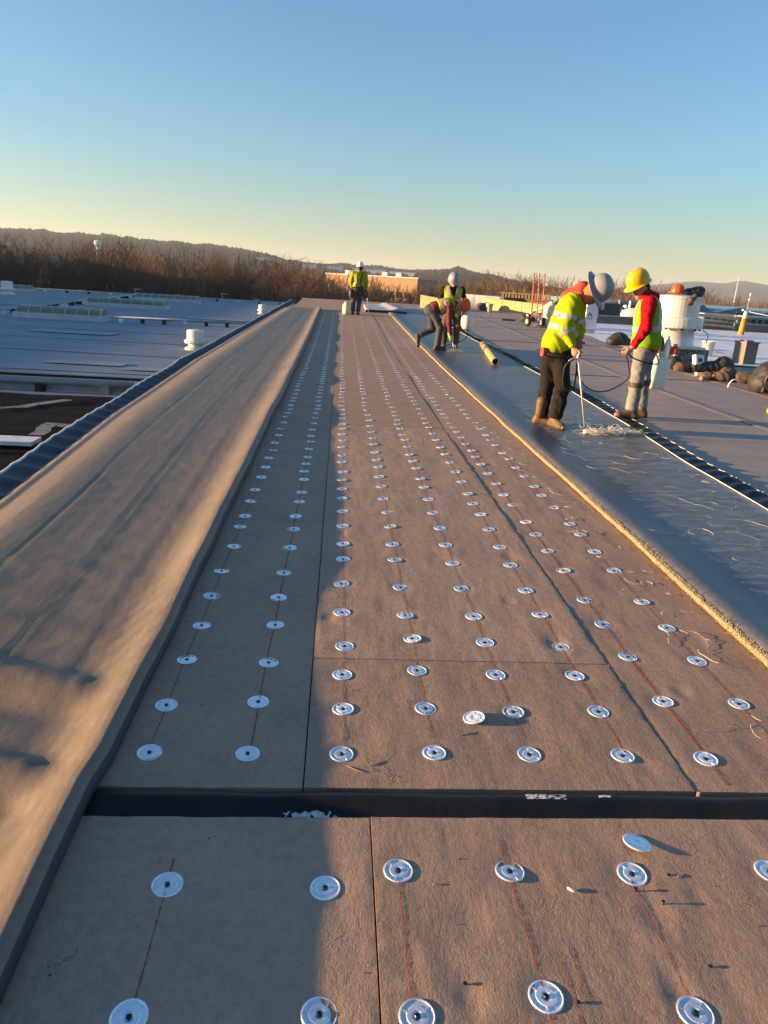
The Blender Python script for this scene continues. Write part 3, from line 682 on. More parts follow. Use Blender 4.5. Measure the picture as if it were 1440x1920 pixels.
# water tower
wt = empty('water_tower', polar(-17.55, 700, CAMH + 700 * tan(radians(.2))), 'white water tower with flared stem behind the left wood', 'water tower')
m_wt = M('tower_white', (.62, .62, .60), (.55, .56, .56), sc=.3, rough=.5)
MB().lathe([(4.5, -16), (3.0, -12), (1.7, -6), (1.6, 12), (1.8, 13), (2.2, 14.7)], 20).build('stem', m_wt, wt, True)
MB().lathe([(2.2, 14.6), (2.8, 16.6), (3.2, 18.2), (3.1, 19.2), (2.2, 20.0), (.6, 20.3)], 24).build('tank', m_wt, wt, True)
tw = empty('radio_mast', polar(28.55, 2500, terrain(28.55, 2500).item()), 'thin radio mast before the blue mountains at right', 'mast')
MB().cyl((0, 0, -5), (0, 0, 78), 1.3, .5, 6).build('mast', m_wware, tw)
for z in (30, 52, 70): MB().box((0, 0, z), (3.2, 3.2, 1.2)).build('antenna_ring', m_wware, tw)
for j, az in enumerate((-19.0, -15.2, -12.4, -9.0, -6.6)):
    o = empty('lamp_post', polar(az, 66, GZ), 'thin dark lamp post before the left wood, %s from left' % ordn(j + 1), 'lamp post', 'lamp posts behind the left roof')
    MB().cyl((0, 0, 0), (0, 0, 8.6 + .3 * (j % 2)), .07, .05, 8).build('pole', m_galv, o, True)
    MB().box((.15, 0, 8.6 + .3 * (j % 2)), (.5, .2, .1)).build('lamp_head', m_galv, o)

# ------------------------------------------------------------------ bare winter trees
m_bark = M('bark', (.19, .145, .11), (.11, .08, .06), sc=2, rough=.9, rand=.18, spec=.15)
m_twig = M('twigs', (.125, .075, .048), (.085, .054, .038), sc=.6, rough=.9, rand=.22, spec=.15)
def gen_tree(seed, H, spread, nb, ndeep, rmin=.016, trunk_r=.17, base=.2):
    r = random.Random(seed); segs = [[], []]
    def limb(p, d, L, r0, lev):
        n = 5 if lev < 2 else 3; q = p.copy(); a = r0
        for i in range(n):
            d2 = (d + Vector((r.gauss(0, .16), r.gauss(0, .16), r.gauss(.05, .10)))).normalized(); e = q + d2 * (L / n); b = max(rmin * .7, a * (.80 if lev else .84))
            segs[0 if lev == 0 else 1].append((q.copy(), e.copy(), a, b)); d = d2; q = e; a = b
            if lev < ndeep and (i >= 1 or lev > 0):
                for _ in range(nb[lev]):
                    ang = r.uniform(0, 2 * pi); sp = spread * r.uniform(.55, 1.25)
                    u = d.orthogonal().normalized(); w = d.cross(u)
                    nd_ = (d * cos(sp) + (u * cos(ang) + w * sin(ang)) * sin(sp)); nd_.z += .22; nd_.normalize()
                    limb(q.copy(), nd_, L * r.uniform(.38, .62) * (1 if lev else .75), max(rmin, b * .55), lev + 1)
    limb(Vector((0, 0, 0)), Vector((r.gauss(0, .05), r.gauss(0, .05), 1)), H * .84, trunk_r, 0)
    top = max(max(q.z for _, q, _, _ in l) for l in segs if l); f = 13.2 / top
    return [[(p * f, q * f, a, b) for p, q, a, b in l] for l in segs]
def seg_mesh(segs, n=3):
    V = []; Fs = []
    for p, q, a, b in segs:
        d = (q - p).normalized(); u = d.orthogonal().normalized(); w = d.cross(u); k = len(V)
        for c, rr_ in ((p, a), (q, b)):
            for i in range(n): V.append(c + (u * cos(2 * pi * i / n) + w * sin(2 * pi * i / n)) * rr_)
        Fs += [(k + i, k + (i + 1) % n, k + n + (i + 1) % n, k + n + i) for i in range(n)]
    return [tuple(v) for v in V], Fs
PROT = []
for s in range(5):
    sg = gen_tree(40 + s, 13, .72, (4, 2, 2), 3, trunk_r=.17 + .02 * (s % 3))
    r = empty('bare_tree', (0, 0, -200)); 
    t = mesh_obj('trunk', *seg_mesh(sg[0], 5), m_bark, r); c = mesh_obj('crown', *seg_mesh(sg[1], 3), m_twig, r)
    PROT.append((r, t, c, [False]))
def tree(az, d, top, label, group, k=None):
    r, t, c, used = PROT[rnd.randrange(5) if k is None else k]
    if used[0]: o = link_copy(r); link_copy(t, o); link_copy(c, o)
    else: o = r; used[0] = True
    z0 = float(terrain(az, d)); h = CAMH + d * tan(radians(top)) - z0; s = h / 13.2
    o.location = polar(az, d, z0); o.scale = (s * rnd.uniform(.85, 1.15), s * rnd.uniform(.85, 1.15), s); o.rotation_euler = (0, 0, rnd.uniform(0, 6.28)); tag(o, label, 'tree', group)
TL = lambda a: float(np.interp(a, [-45, -23.7, -21.7, -18.3, -15.5, -12.2, -8.8, -4.9, -1.7, 0, 5, 10.5, 12.5, 17, 24, 26, 28.6, 31, 45], [2.4, 1.75, 2.05, 2.35, 2.1, 2.2, 2.3, 1.75, 1.15, .9, .9, 1.2, 1.6, 1.5, 1.5, 1.3, 1.05, 1.05, 1.2]))
for k in range(52):
    az = -34 + 33.5 * k / 51 + rnd.uniform(-.25, .25); d = rnd.uniform(76, 100)
    tree(az, d, TL(az) * rnd.uniform(.72, 1.12), 'bare brown tree in the front of the dark wood behind the left roof', 'front trees of the left wood')
tree(-18.1, 84, 2.6, 'tallest bare tree of the left wood, rising beside the white water tower', None)
tree(-21.9, 84, 2.05, 'tall bare tree of the left wood, left of the water tower', None)
for k in range(34):
    az = -2 + 13 * k / 33 + rnd.uniform(-.2, .2); tree(az, rnd.uniform(120, 150), TL(az) * rnd.uniform(.45, 1.0) - .2, 'bare brown tree standing before the long tan building', 'trees before the tan building')
for k in range(34):
    az = 10 + 27 * k / 33 + rnd.uniform(-.3, .3); tree(az, rnd.uniform(190, 240), TL(az) * rnd.uniform(.6, 1.0), 'bare brown tree of the wood behind the right roof equipment', 'trees of the right wood')
# the rest of the woods as one mass each
def np_tree(segs, n=3):
    V, Fs = seg_mesh(segs, n); return np.array(V), np.array(Fs)
LOW = []
for s in range(4):
    sg = gen_tree(80 + s, 13, .7, (2, 1, 1), 3, rmin=.042, trunk_r=.17); LOW.append(np_tree(sg[0] + sg[1]))
BR = []
for s in range(3):
    r = random.Random(s); sg = []
    for k in range(30):
        p = Vector((r.uniform(-1.8, 1.8), r.uniform(-1.8, 1.8), 0)); d = Vector((r.gauss(0, .25), r.gauss(0, .25), 1)); L = r.uniform(2, 5.5); q = p + d * L * .5; e = q + Vector((r.gauss(0, .3), r.gauss(0, .3), 1)) * L * .5
        sg += [(p, q, .06, .045), (q, e, .045, .02)]
        for _ in range(2): b = p.lerp(e, r.uniform(.3, .9)); sg.append((b, b + Vector((r.gauss(0, .8), r.gauss(0, .8), r.uniform(.4, 1.4))), .03, .012))
    BR.append(np_tree(sg))
def wood(name, spots, protos, label, mat=m_twig, thick=1.0):
    VV = []; FF = []; off = 0
    for az, d, h in spots:
        V, Fs = protos[rnd.randrange(len(protos))]; a = rnd.uniform(0, 6.28); s = h / 13.2
        R_ = np.array([[cos(a), -sin(a), 0], [sin(a), cos(a), 0], [0, 0, 1]]) * s
        R_[:2] *= thick
        VV.append(V @ R_.T + np.array(polar(az, d, float(terrain(az, d))))); FF.append(Fs + off); off += len(V)
    V = np.concatenate(VV); Fq = np.concatenate(FF)
    me = bpy.data.meshes.new(name); me.vertices.add(len(V)); me.vertices.foreach_set('co', V.astype(np.float32).ravel())
    me.loops.add(Fq.size); me.loops.foreach_set('vertex_index', Fq.astype(np.int32).ravel()); me.polygons.add(len(Fq))
    me.polygons.foreach_set('loop_start', np.arange(0, Fq.size, 4, dtype=np.int32)); me.update(calc_edges=True); me.materials.append(mat)
    o = bpy.data.objects.new(name, me); col.objects.link(o); return tag(o, label, 'wood', None, 'stuff')
def spots(n, a0, a1, d0, d1, f0, f1):
    out = []
    for k in range(n):
        a = rnd.uniform(a0, a1); d = rnd.uniform(d0, d1); h = CAMH + d * tan(radians(TL(a) * rnd.uniform(f0, f1))) - float(terrain(a, d)); out.append((a, d, h))
    return out
wood('left_wood', spots(125, -42, .5, 95, 135, .55, 1.0), LOW, 'dark dense bare wood behind the left roof')
wood('left_brush', [(rnd.uniform(-42, 1), rnd.uniform(74, 100), 13.2 * rnd.uniform(.9, 1.7)) for k in range(260)], BR, 'dark brush filling the foot of the left wood')
wood('middle_brush', [(rnd.uniform(-3, 13), rnd.uniform(115, 150), 13.2 * rnd.uniform(.9, 1.6)) for k in range(150)], BR, 'brown brush before the tan building')
wood('middle_wood', spots(62, -4, 14, 230, 330, .8, 1.0), LOW, 'brown bare wood behind the tan building', thick=1.6)
wood('right_wood', spots(145, 8.5, 45, 215, 330, .6, 1.05), LOW, 'brown bare wood behind the right roof equipment', thick=1.5)
wood('right_brush', [(rnd.uniform(9, 45), rnd.uniform(175, 235), 13.2 * rnd.uniform(1.2, 2.3)) for k in range(260)], BR, 'golden brown brush along the foot of the right wood', M('golden_twigs', (.24, .15, .075), (.16, .10, .06), sc=.3, rough=.9, world=True, spec=.1), 1.3)
# woods on the hills: upright tufts, far too many to count
def hillwood():
    n = 15000; rs = np.random.RandomState(8)
    a = rs.uniform(-48, 24, n); d = 420 + 1230 * rs.rand(n) ** .75
    d[:3500] = rs.uniform(1520, 1640, 3500); z = terrain(a, d) - 1; h = rs.uniform(5, 9, n); w = rs.uniform(5, 9, n)
    cx, cy = d * np.sin(np.radians(a)), d * np.cos(np.radians(a)); V = []; Fs = []
    ang = rs.uniform(0, pi, n)
    out = np.zeros((n, 2, 5, 3))
    for s in range(2):
        u = ang + s * pi / 2; ux, uy = np.cos(u), np.sin(u)
        prof = [(-.3, 0), (.3, 0), (.5, .66), (.05, 1.0), (-.5, .72)]
        for k, (t, zz) in enumerate(prof):
            j = rs.uniform(.75, 1.25, n); out[:, s, k, 0] = cx + ux * w * t * j; out[:, s, k, 1] = cy + uy * w * t * j; out[:, s, k, 2] = z + h * zz
    V = out.reshape(-1, 3); m = n * 2; base = np.arange(m)[:, None] * 5 + np.arange(5)[None]
    me = bpy.data.meshes.new('hill_wood'); me.vertices.add(len(V)); me.vertices.foreach_set('co', V.astype(np.float32).ravel())
    me.loops.add(base.size); me.loops.foreach_set('vertex_index', base.astype(np.int32).ravel()); me.polygons.add(m); me.polygons.foreach_set('loop_start', np.arange(0, base.size, 5, dtype=np.int32)); me.update(calc_edges=True)
    me.materials.append(M('far_wood', (.05, .04, .034), (.034, .03, .027), sc=.02, world=True, rough=.95, spec=.05)); o = bpy.data.objects.new('hill_wood', me); col.objects.link(o)
    tag(o, 'far bare wood covering the hills along the horizon', 'wood', None, 'stuff')
hillwood()
# unseen higher wing added west of the lower roof to cast shade over it
ww = empty('added_shade_wing', (-60, 30, GZ), 'long higher brick building wing left of the lower roof', 'building')
MB().box((-9, 0, 7.1), (18, 150, 14.2)).build('wall', m_tan, ww); MB().box((-9, 0, 14.35), (18.4, 150.4, .3)).build('roof', m_galv, ww)
for k in range(24):
    w = MB().box((.03, -70 + 6 * k, 12.5), (.12, 2.2, 1.6)).build('window', m_darkw, ww); MB().box((.08, -70 + 6 * k, 11.62), (.3, 2.4, .14)).build('sill', m_wware, w)
# ------------------------------------------------------------------ people: signed-distance bodies meshed with surface nets
def surface_nets(f, o, h):
    s = f < 0; nx, ny, nz = f.shape
    c = np.zeros((nx - 1, ny - 1, nz - 1, 3), np.float32); w = np.zeros((nx - 1, ny - 1, nz - 1), np.float32)
    E = []
    for ax in range(3):
        a = [slice(None)] * 3; b = [slice(None)] * 3; a[ax] = slice(0, -1); b[ax] = slice(1, None)
        fa, fb = f[tuple(a)], f[tuple(b)]; ch = (s[tuple(a)] != s[tuple(b)]); t = np.where(ch, fa / np.where(ch, fa - fb, 1), 0)
        E.append((ch, s[tuple(a)]))
        others = [k for k in range(3) if k != ax]
        for i in (0, 1):
            for j in (0, 1):
                sl = [slice(None)] * 3; off = [0, 0, 0]; off[others[0]] = i; off[others[1]] = j
                for k in others: n = f.shape[k]; sl[k] = slice(off[k], n - 1 + off[k])
                cc = ch[tuple(sl)]; tt = t[tuple(sl)]
                w += cc; 
                for k in others: c[..., k] += cc * off[k]
                c[..., ax] += np.where(cc, tt, 0)
    act = w > 0; ids = np.full(act.shape, -1, np.int64); ids[act] = np.arange(act.sum())
    I = np.argwhere(act); V = (I + c[act] / w[act][:, None]) * h + o
    Q = []
    for ax in range(3):
        ch, sa = E[ax]; u, v = [(1, 2), (2, 0), (0, 1)][ax]
        P_ = np.argwhere(ch); ok = np.all((P_[:, [u, v]] > 0), 1) & (P_[:, u] < f.shape[u] - 1) & (P_[:, v] < f.shape[v] - 1); P_ = P_[ok]
        if len(P_) == 0: continue
        q = []
        for du, dv in ((-1, -1), (0, -1), (0, 0), (-1, 0)):
            k = P_.copy(); k[:, u] += du; k[:, v] += dv; q.append(ids[k[:, 0], k[:, 1], k[:, 2]])
        q = np.stack(q, 1); sg = sa[P_[:, 0], P_[:, 1], P_[:, 2]]
        q[~sg] = q[~sg][:, ::-1]; Q.append(q)
    return V, np.concatenate(Q)
V3 = lambda *p: np.array(p, float)
def nrm(v): v = np.asarray(v, float); return v / (np.linalg.norm(v) + 1e-12)
class Sdf:
    def __init__(s, h=.009, seed=0): s.p = []; s.h = h; s.wr = None; s.seed = seed
    def cone(s, a, b, ra, rb, k=.03, cut=None, sub=False, flat=None): s.p.append(('c', V3(*a), V3(*b), ra, rb, k, cut, sub, flat)); return s
    def ell(s, c, r, fr=None, k=.04, cut=None, sub=False): s.p.append(('e', V3(*c), V3(*r), np.eye(3) if fr is None else fr, 0, k, cut, sub, None)); return s
    def mesh(s):
        h = s.h; lo = np.full(3, 1e9); hi = -lo; BB = []
        for q in s.p:
            if q[0] == 'c': m = max(q[3], q[4]) + .05; a = np.minimum(q[1], q[2]) - m; b = np.maximum(q[1], q[2]) + m
            else: m = max(q[2]) + .05; a = q[1] - m; b = q[1] + m
            BB.append((a, b))
            if not q[7]: lo = np.minimum(lo, a); hi = np.maximum(hi, b)
        n = np.ceil((hi - lo) / h).astype(int) + 1; f = np.full(n, .5, np.float32)
        for q, (a, b) in zip(s.p, BB):
            i0 = np.clip(((a - lo) / h).astype(int), 0, n - 1); i1 = np.clip(np.ceil((b - lo) / h).astype(int) + 1, 1, n)
            if np.any(i1 <= i0): continue
            g = np.stack(np.meshgrid(*[lo[k] + h * np.arange(i0[k], i1[k]) for k in range(3)], indexing='ij'), -1).astype(np.float32)
            if q[0] == 'c':
                ba = q[2] - q[1]; pa = g - q[1].astype(np.float32); t = np.clip((pa @ ba) / (ba @ ba), 0, 1); r = q[3] + (q[4] - q[3]) * t
                dv = pa - t[..., None] * ba
                if q[8] is not None:                       # flattened cross-section along an axis
                    ax, kf = q[8]; comp = dv @ ax; dv = dv + comp[..., None] * ax * (1 / kf - 1)
                d = np.linalg.norm(dv, axis=-1) - r
            else:
                l = (g - q[1].astype(np.float32)) @ q[3].T; k0 = np.linalg.norm(l / q[2], axis=-1); k1 = np.linalg.norm(l / q[2] ** 2, axis=-1); d = k0 * (k0 - 1) / np.maximum(k1, 1e-6)
            if q[6] is not None:
                for (pt, nn) in q[6]: d = np.maximum(d, (g - V3(*pt)) @ nrm(nn))
            sl = tuple(slice(i0[k], i1[k]) for k in range(3)); c = f[sl]
            if q[7]: f[sl] = np.maximum(c, -d)
            else:
                kk = q[5]; hh = np.maximum(kk - np.abs(c - d), 0) / kk; f[sl] = np.minimum(c, d) - hh * hh * kk * .25
        if s.wr:
            amp, fr = s.wr; g = np.stack(np.meshgrid(*[lo[k] + h * np.arange(n[k]) for k in range(3)], indexing='ij'), -1)
            x, y, z = g[..., 0] * fr, g[..., 1] * fr, g[..., 2] * fr; sd_ = s.seed
            w = np.sin(z * 1.3 + 2.1 * np.sin(x * .9 + sd_) + 1.7 * np.sin(y * 1.1 + 2 * sd_)) * np.sin(x * .8 + y * .7 + 1.5 * np.sin(z * .6 + sd_)) + .6 * np.sin(z * 2.7 + x * 1.9 + 2.4 * np.sin(y * 1.6 + sd_ * 3)) * np.sin(y * 1.5 - x * 1.2 + z * .5)
            rg = 1 - 2 * np.abs(np.sin(z * .75 + .55 * x - .4 * y + 1.9 * np.sin(x * .45 + y * .5 + sd_) + 1.2 * np.sin(z * .33 + sd_ * 2)))
            f = f - (amp * (.75 * rg * (.55 + .45 * np.sin(x * .6 + y * .8 + z * .4 + sd_)) + .35 * w)).astype(np.float32)
        f[[0, -1]] = .5; f[:, [0, -1]] = .5; f[:, :, [0, -1]] = .5
        return surface_nets(f, lo, h)
    def build(s, name, mat, parent):
        V, Q = s.mesh(); o = mesh_obj(name, V, Q, mat, parent, True); o['_'] = 0; del o['_']; s.V, s.Q = V, Q; return o
def extract(V, Q, mask, off, name, mat, parent):
    C = V[Q].mean(1); k = mask(C); q = Q[k]
    if len(q) == 0: return None
    N = np.zeros_like(V); fn = np.cross(V[Q[:, 2]] - V[Q[:, 0]], V[Q[:, 3]] - V[Q[:, 1]])
    for i in range(4): np.add.at(N, Q[:, i], fn)
    N /= np.linalg.norm(N, axis=1)[:, None] + 1e-12
    u, inv = np.unique(q, return_inverse=True); return mesh_obj(name, V[u] + N[u] * off, inv.reshape(q.shape), mat, parent, True)
def between(a, b, t0, t1, rad):
    a, b = V3(*a), V3(*b); d = b - a; L = d @ d
    def m(C): p = C - a; t = (p @ d) / L; r = np.linalg.norm(p - t[:, None] * d, axis=1); return (t > t0) & (t < t1) & (r < rad)
    return m
m_skin = M('skin', (.42, .22, .14), (.36, .18, .11), sc=30, rough=.55, spec=.4)
m_hv = M('hi_vis_yellow', (.34, .37, .008), (.28, .31, .008), sc=14, rough=.9, spec=.08, bump=.002, bsc=70)
m_hvg = M('hi_vis_lime', (.19, .36, .012), (.15, .30, .012), sc=14, rough=.9, spec=.08, bump=.002, bsc=70)
m_refl = M('reflective_tape', (.36, .35, .31), (.28, .27, .25), sc=30, rough=.45, metal=.1)
m_red = M('red_sweat', (.42, .008, .012), (.32, .006, .01), sc=12, rough=.9, spec=.1, bump=.002, bsc=80)
m_redhood = M('red_orange_hood', (.42, .06, .045), (.34, .045, .035), sc=12, rough=.85)
m_blackcloth = M('black_work_cloth', (.012, .010, .008), (.020, .015, .012), sc=9, rough=.9, spec=.15, bump=.002, bsc=60)
m_jean = M('grey_jeans', (.22, .215, .20), (.14, .145, .15), sc=8, rough=.9, bump=.002, bsc=80)
m_dkjean = M('dark_jeans', (.035, .042, .05), (.055, .062, .065), sc=10, rough=.9, bump=.002, bsc=80)
m_brown = M('brown_trousers', (.10, .062, .038), (.065, .042, .028), sc=10, rough=.9)
m_maroon = M('maroon_sleeve', (.14, .025, .03), (.10, .018, .022), sc=12, rough=.85)
m_boot = M('brown_boot_leather', (.13, .072, .036), (.085, .048, .026), sc=25, rough=.6)
m_dboot = M('dark_boot_leather', (.045, .03, .02), (.07, .045, .03), sc=25, rough=.6)
m_sole = M('boot_sole', (.03, .025, .02), rough=.8)
m_glove = M('lime_glove', (.42, .62, .08), (.34, .5, .06), sc=30, rough=.8)
m_dglove = M('dark_glove', (.03, .025, .025), rough=.8)
m_hair = M('dark_hair', (.018, .013, .01), rough=.7)
m_grey = M('grey_helmet_plastic', (.27, .27, .265), (.23, .23, .23), sc=8, rough=.38, spec=.5)
m_ygrey = M('yellow_helmet_plastic', (.66, .38, .0), (.60, .34, .0), sc=8, rough=.3, spec=.5)
m_whelm = M('white_helmet_plastic', (.78, .77, .74), rough=.35)
m_ohelm = M('orange_helmet_plastic', (.80, .10, .02), (.72, .08, .015), sc=6, rough=.35)
m_strap = M('black_strap', (.012, .012, .013), rough=.7)
m_eye = M('eye_dark', (.03, .02, .02), rough=.3)
m_gaiter = M('orange_face_cover', (.62, .17, .05), (.55, .14, .045), sc=10, rough=.85)

def frame(up, fwd):
    u = nrm(up); f = nrm(np.asarray(fwd, float) - u * np.dot(fwd, u)); r = np.cross(f, u); return r, f, u     # right, forward, up
def hard_hat(parent, c, up, fwd, mat, full=False, R=.135, ridge=True):
    r, f, u = frame(up, fwd); Mx = Matrix(((r[0], f[0], u[0]), (r[1], f[1], u[1]), (r[2], f[2], u[2])))
    prof = [(R * 1.0, -.03), (R * 1.0, .0), (R * .985, .03), (R * .93, .065), (R * .80, .10), (R * .60, .125), (R * .33, .140), (R * .08, .145)]
    P = []; Fs = []; n = 28
    for rr_, z in prof:
        for i in range(n):
            a = 2 * pi * i / n; rid = (.006 * math.exp(-(cos(a) / .22) ** 2) if z > .05 and ridge else 0)
            P.append(Vector(c) + Mx @ Vector((rr_ * .90 * cos(a), rr_ * 1.08 * sin(a), z + rid)))
    for k in range(len(prof) - 1):
        for i in range(n): j = (i + 1) % n; Fs.append((k * n + i, k * n + j, (k + 1) * n + j, (k + 1) * n + i))
    Fs.append(tuple((len(prof) - 1) * n + i for i in range(n)))
    sh = mesh_obj('hard_hat', [tuple(p) for p in P], Fs, mat, parent, True)
    P = []; Fs = []
    for (ext, z, th) in ((0, -.026, 0), (1, -.034, 0), (1, -.040, 0), (0, -.034, 0)):
        for i in range(n):
            a = 2 * pi * i / n; fr_ = max(0, sin(a)); w = (.055 if full else .014) + (.045 if not full else .018) * fr_ ** 1.5
            R2 = R + ext * w; P.append(Vector(c) + Mx @ Vector((R2 * .90 * cos(a), R2 * 1.08 * sin(a), z - ext * .010 * (fr_ if not full else 1))))
    for k in range(3):
        for i in range(n): j = (i + 1) % n; Fs.append((k * n + j, k * n + i, (k + 1) * n + i, (k + 1) * n + j))
    mesh_obj('brim', [tuple(p) for p in P], Fs, mat, sh, True)
    return sh
def hand(s, wr, d, n, side, curl=.9, sc=1.0, fr=.0095):
    # palm along d, back-of-hand normal n; side gives thumb direction
    d = nrm(d); n = nrm(np.asarray(n, float) - d * np.dot(n, d)); t = np.cross(d, n) * side; wr = V3(*wr)
    s.ell(wr + d * .045 * sc, (.022 * sc, .048 * sc, .040 * sc), np.stack([n, d, t]), .02)
    for k in range(4):
        b = wr + d * .082 * sc + t * (.028 - .0185 * k) * sc; L = (.038, .044, .041, .032)[k] * sc
        d1 = d * cos(curl * .7) - n * sin(curl * .7); d2 = d * cos(curl * 1.7) - n * sin(curl * 1.7); d3 = d * cos(curl * 2.5) - n * sin(curl * 2.5)
        p1 = b + d1 * L; p2 = p1 + d2 * L * .7; p3 = p2 + d3 * L * .5
        s.cone(b - d * .01, p1, fr, fr * .95, .008).cone(p1, p2, fr * .95, fr * .88, .006).cone(p2, p3, fr * .88, fr * .78, .005)
    b = wr + d * .03 * sc + t * .034 * sc; p1 = b + nrm(d * .6 + t * .6 - n * .5) * .036 * sc; p2 = p1 + nrm(d * .8 - n * .6 + t * .05) * .03 * sc
    s.cone(b, p1, .012 * sc, .0105, .01).cone(p1, p2, .0105, .009, .006)
def face(s, c, up, fwd, sc=1.):
    r, f, u = frame(up, fwd); fr = np.stack([r, f, u]); c = V3(*c)
    s.ell(c + u * .02, (.076, .094, .105), fr, .03).ell(c - u * .055 + f * .028, (.058, .066, .062), fr, .03)
    s.cone(c + f * .088 + u * .012, c + f * .112 - u * .028, .010, .0155, .012)         # nose
    s.cone(c + f * .080 + u * .030 - r * .034, c + f * .080 + u * .030 + r * .034, .014, .014, .02)   # brow
    s.ell(c + f * .083 - u * .062, (.026, .014, .009), fr, .01)                        # lips
    s.ell(c + f * .072 - u * .098, (.028, .022, .018), fr, .02)                        # chin
    for k in (-1, 1):
        s.ell(c + f * .097 + u * .010 + r * .031 * k, (.014, .014, .009), fr, .01, sub=True)
        s.ell(c + r * .078 * k - f * .008 - u * .012, (.011, .020, .032), fr, .012)
    return r, f, u
def person(label, root, J, up, fwd, h, mats, hip_w=.095, bulk=1.0, hem=None, seed=0, wr=(.004, 26), sleeves=True, gloves=None, curls=(1.0, .8), headfwd=None, headup=None):
    P = empty('person', root, label, 'person'); J = {k: V3(*v) for k, v in J.items()}
    up, fwd = nrm(up), nrm(fwd); r_, f_, u_ = frame(up, fwd); fr = np.stack([r_, f_, u_])
    tor = J['neck'] - J['pel']; side = J['shR'] - J['shL']
    ur = nrm(tor); rr = nrm(side - ur * (side @ ur)); ff = np.cross(ur, rr); F3 = np.stack([rr, ff, ur])
    L = np.linalg.norm(tor)
    chest = J['pel'] + tor * .66; belly = J['pel'] + tor * .30
    arms = [(J['sh' + s], J['el' + s], J['wr' + s], J['ha' + s], 1 if s == 'R' else -1) for s in 'LR']
    legs = [(J['hip' + s], J['kn' + s], J['an' + s], J['toe' + s]) for s in 'LR']
    # continuous body
    b = Sdf(h, seed)
    hu = headup if headup is not None else up; hf = headfwd if headfwd is not None else fwd
    face(b, J['head'], hu, hf)
    b.cone(J['neck'], J['head'] - nrm(hu) * .04, .056, .054, .03)
    b.ell(chest, (.165, .105, L * .36), F3, .05).ell(belly, (.145, .10, L * .32), F3, .05).ell(J['pel'], (.155, .11, .12), F3, .05)
    for a, e, w, hd, s in arms:
        b.cone(chest + (a - chest) * .6, a, .06, .052, .05).cone(a, e, .047, .038, .03).cone(e, w, .038, .027, .02)
        n = np.cross(hd - w, rr); n = n if np.linalg.norm(n) > .02 else ff
        bk = J.get('n' + ('R' if s > 0 else 'L'), -ff if False else np.cross(nrm(hd - w), np.cross(V3(0, 0, 1), nrm(hd - w) + 1e-3)) * -1 + rr * s)
        hand(b, w, hd - w, bk, s * -1, curls[0] if s < 0 else curls[1], 1.0, max(.0095, h * 1.05))
    for a, k, n, t in legs:
        b.cone(a, k, .078, .052, .04).cone(k, n, .052, .036, .03).cone(n + V3(0, 0, -.03), t, .034, .028, .02)
    b.build('body', m_skin, P)
    for k in (-1, 1):
        r2, f2, u2 = frame(hu, hf); MB().sphere(tuple(J['head'] + f2 * .084 + u2 * .010 + r2 * .031 * k), .0105, 8, 6).build('eye', m_eye, P, True)
    # trousers
    t = Sdf(h, seed + 1); t.wr = wr
    top = J['pel'] + ur * .10
    t.ell(J['pel'], (.178, .132, .15), F3, .05, cut=[(top, ur)])
    for a, k, n, tt in legs:
        e = n + (k - n) * .04; t.cone(a, k, .100, .078, .05).cone(k, e, .076, .078, .04, cut=[(e, n - k)])
    t.build('trousers', mats['leg'], P)
    # boots
    for a, k, n, tt in legs:
        fd = tt - n; fd[2] = 0 if abs(fd[2]) < .12 else fd[2]; fd = nrm(fd); heel = n - fd * .045; heel[2] = max(.048, n[2] - .055) if tt[2] <= n[2] - .0 and n[2] < .2 else n[2] - .0
        if n[2] > .2: heel = n - fd * .02 + nrm(n - k) * .035
        bt = Sdf(h * .9, seed); toe = V3(*tt) - fd * .03
        bt.cone(n + nrm(k - n) * .09, heel, .052, .046, .03).cone(heel, toe, .043, .041, .03).cone(n, toe, .044, .032, .03).ell(toe + V3(0, 0, .010), (.044, .044, .036), None, .02)
        cut = [((0, 0, .012), (0, 0, -1))] if n[2] < .2 else None
        bt.p = [q[:6] + (cut,) + q[7:] for q in bt.p]
        o = bt.build('boot', mats['boot'], P)
        if n[2] < .2:
            so = Sdf(h * .9); sl = [((0, 0, .030), (0, 0, 1)), ((0, 0, .001), (0, 0, -1))]
            so.cone((heel[0], heel[1], .016), (toe[0], toe[1], .016), .053, .053, .02, cut=sl); so.build('sole', m_sole, o)
    # upper garment
    g = Sdf(h, seed + 2); g.wr = wr; hm = hem if hem is not None else [(J['pel'] + ur * .02, -ur)]
    B = bulk
    g.ell(chest, (.192 * B, .142 * B, L * .40), F3, .06, cut=hm).ell(belly, (.178 * B, .140 * B, L * .40), F3, .07, cut=hm).ell(J['pel'] + ur * .06, (.186 * B, .146 * B, .16), F3, .06, cut=hm)
    g.cone(J['neck'] - ur * .05, J['neck'] + (J['head'] - J['neck']) * .22, .082, .074, .04)
    for a, e, w, hd, s in arms:
        c = w + (e - w) * .06
        g.cone(chest + (a - chest) * .55, a, .085 * B, .074 * B, .06).cone(a, e, .072 * B, .062 * B, .04).cone(e, c, .061 * B, .046, .04, cut=[(c, w - e)])
    o = g.build('sweatshirt', mats['top'], P)
    return P, J, g, F3, (chest, belly, ur, rr, ff, L), arms, legs
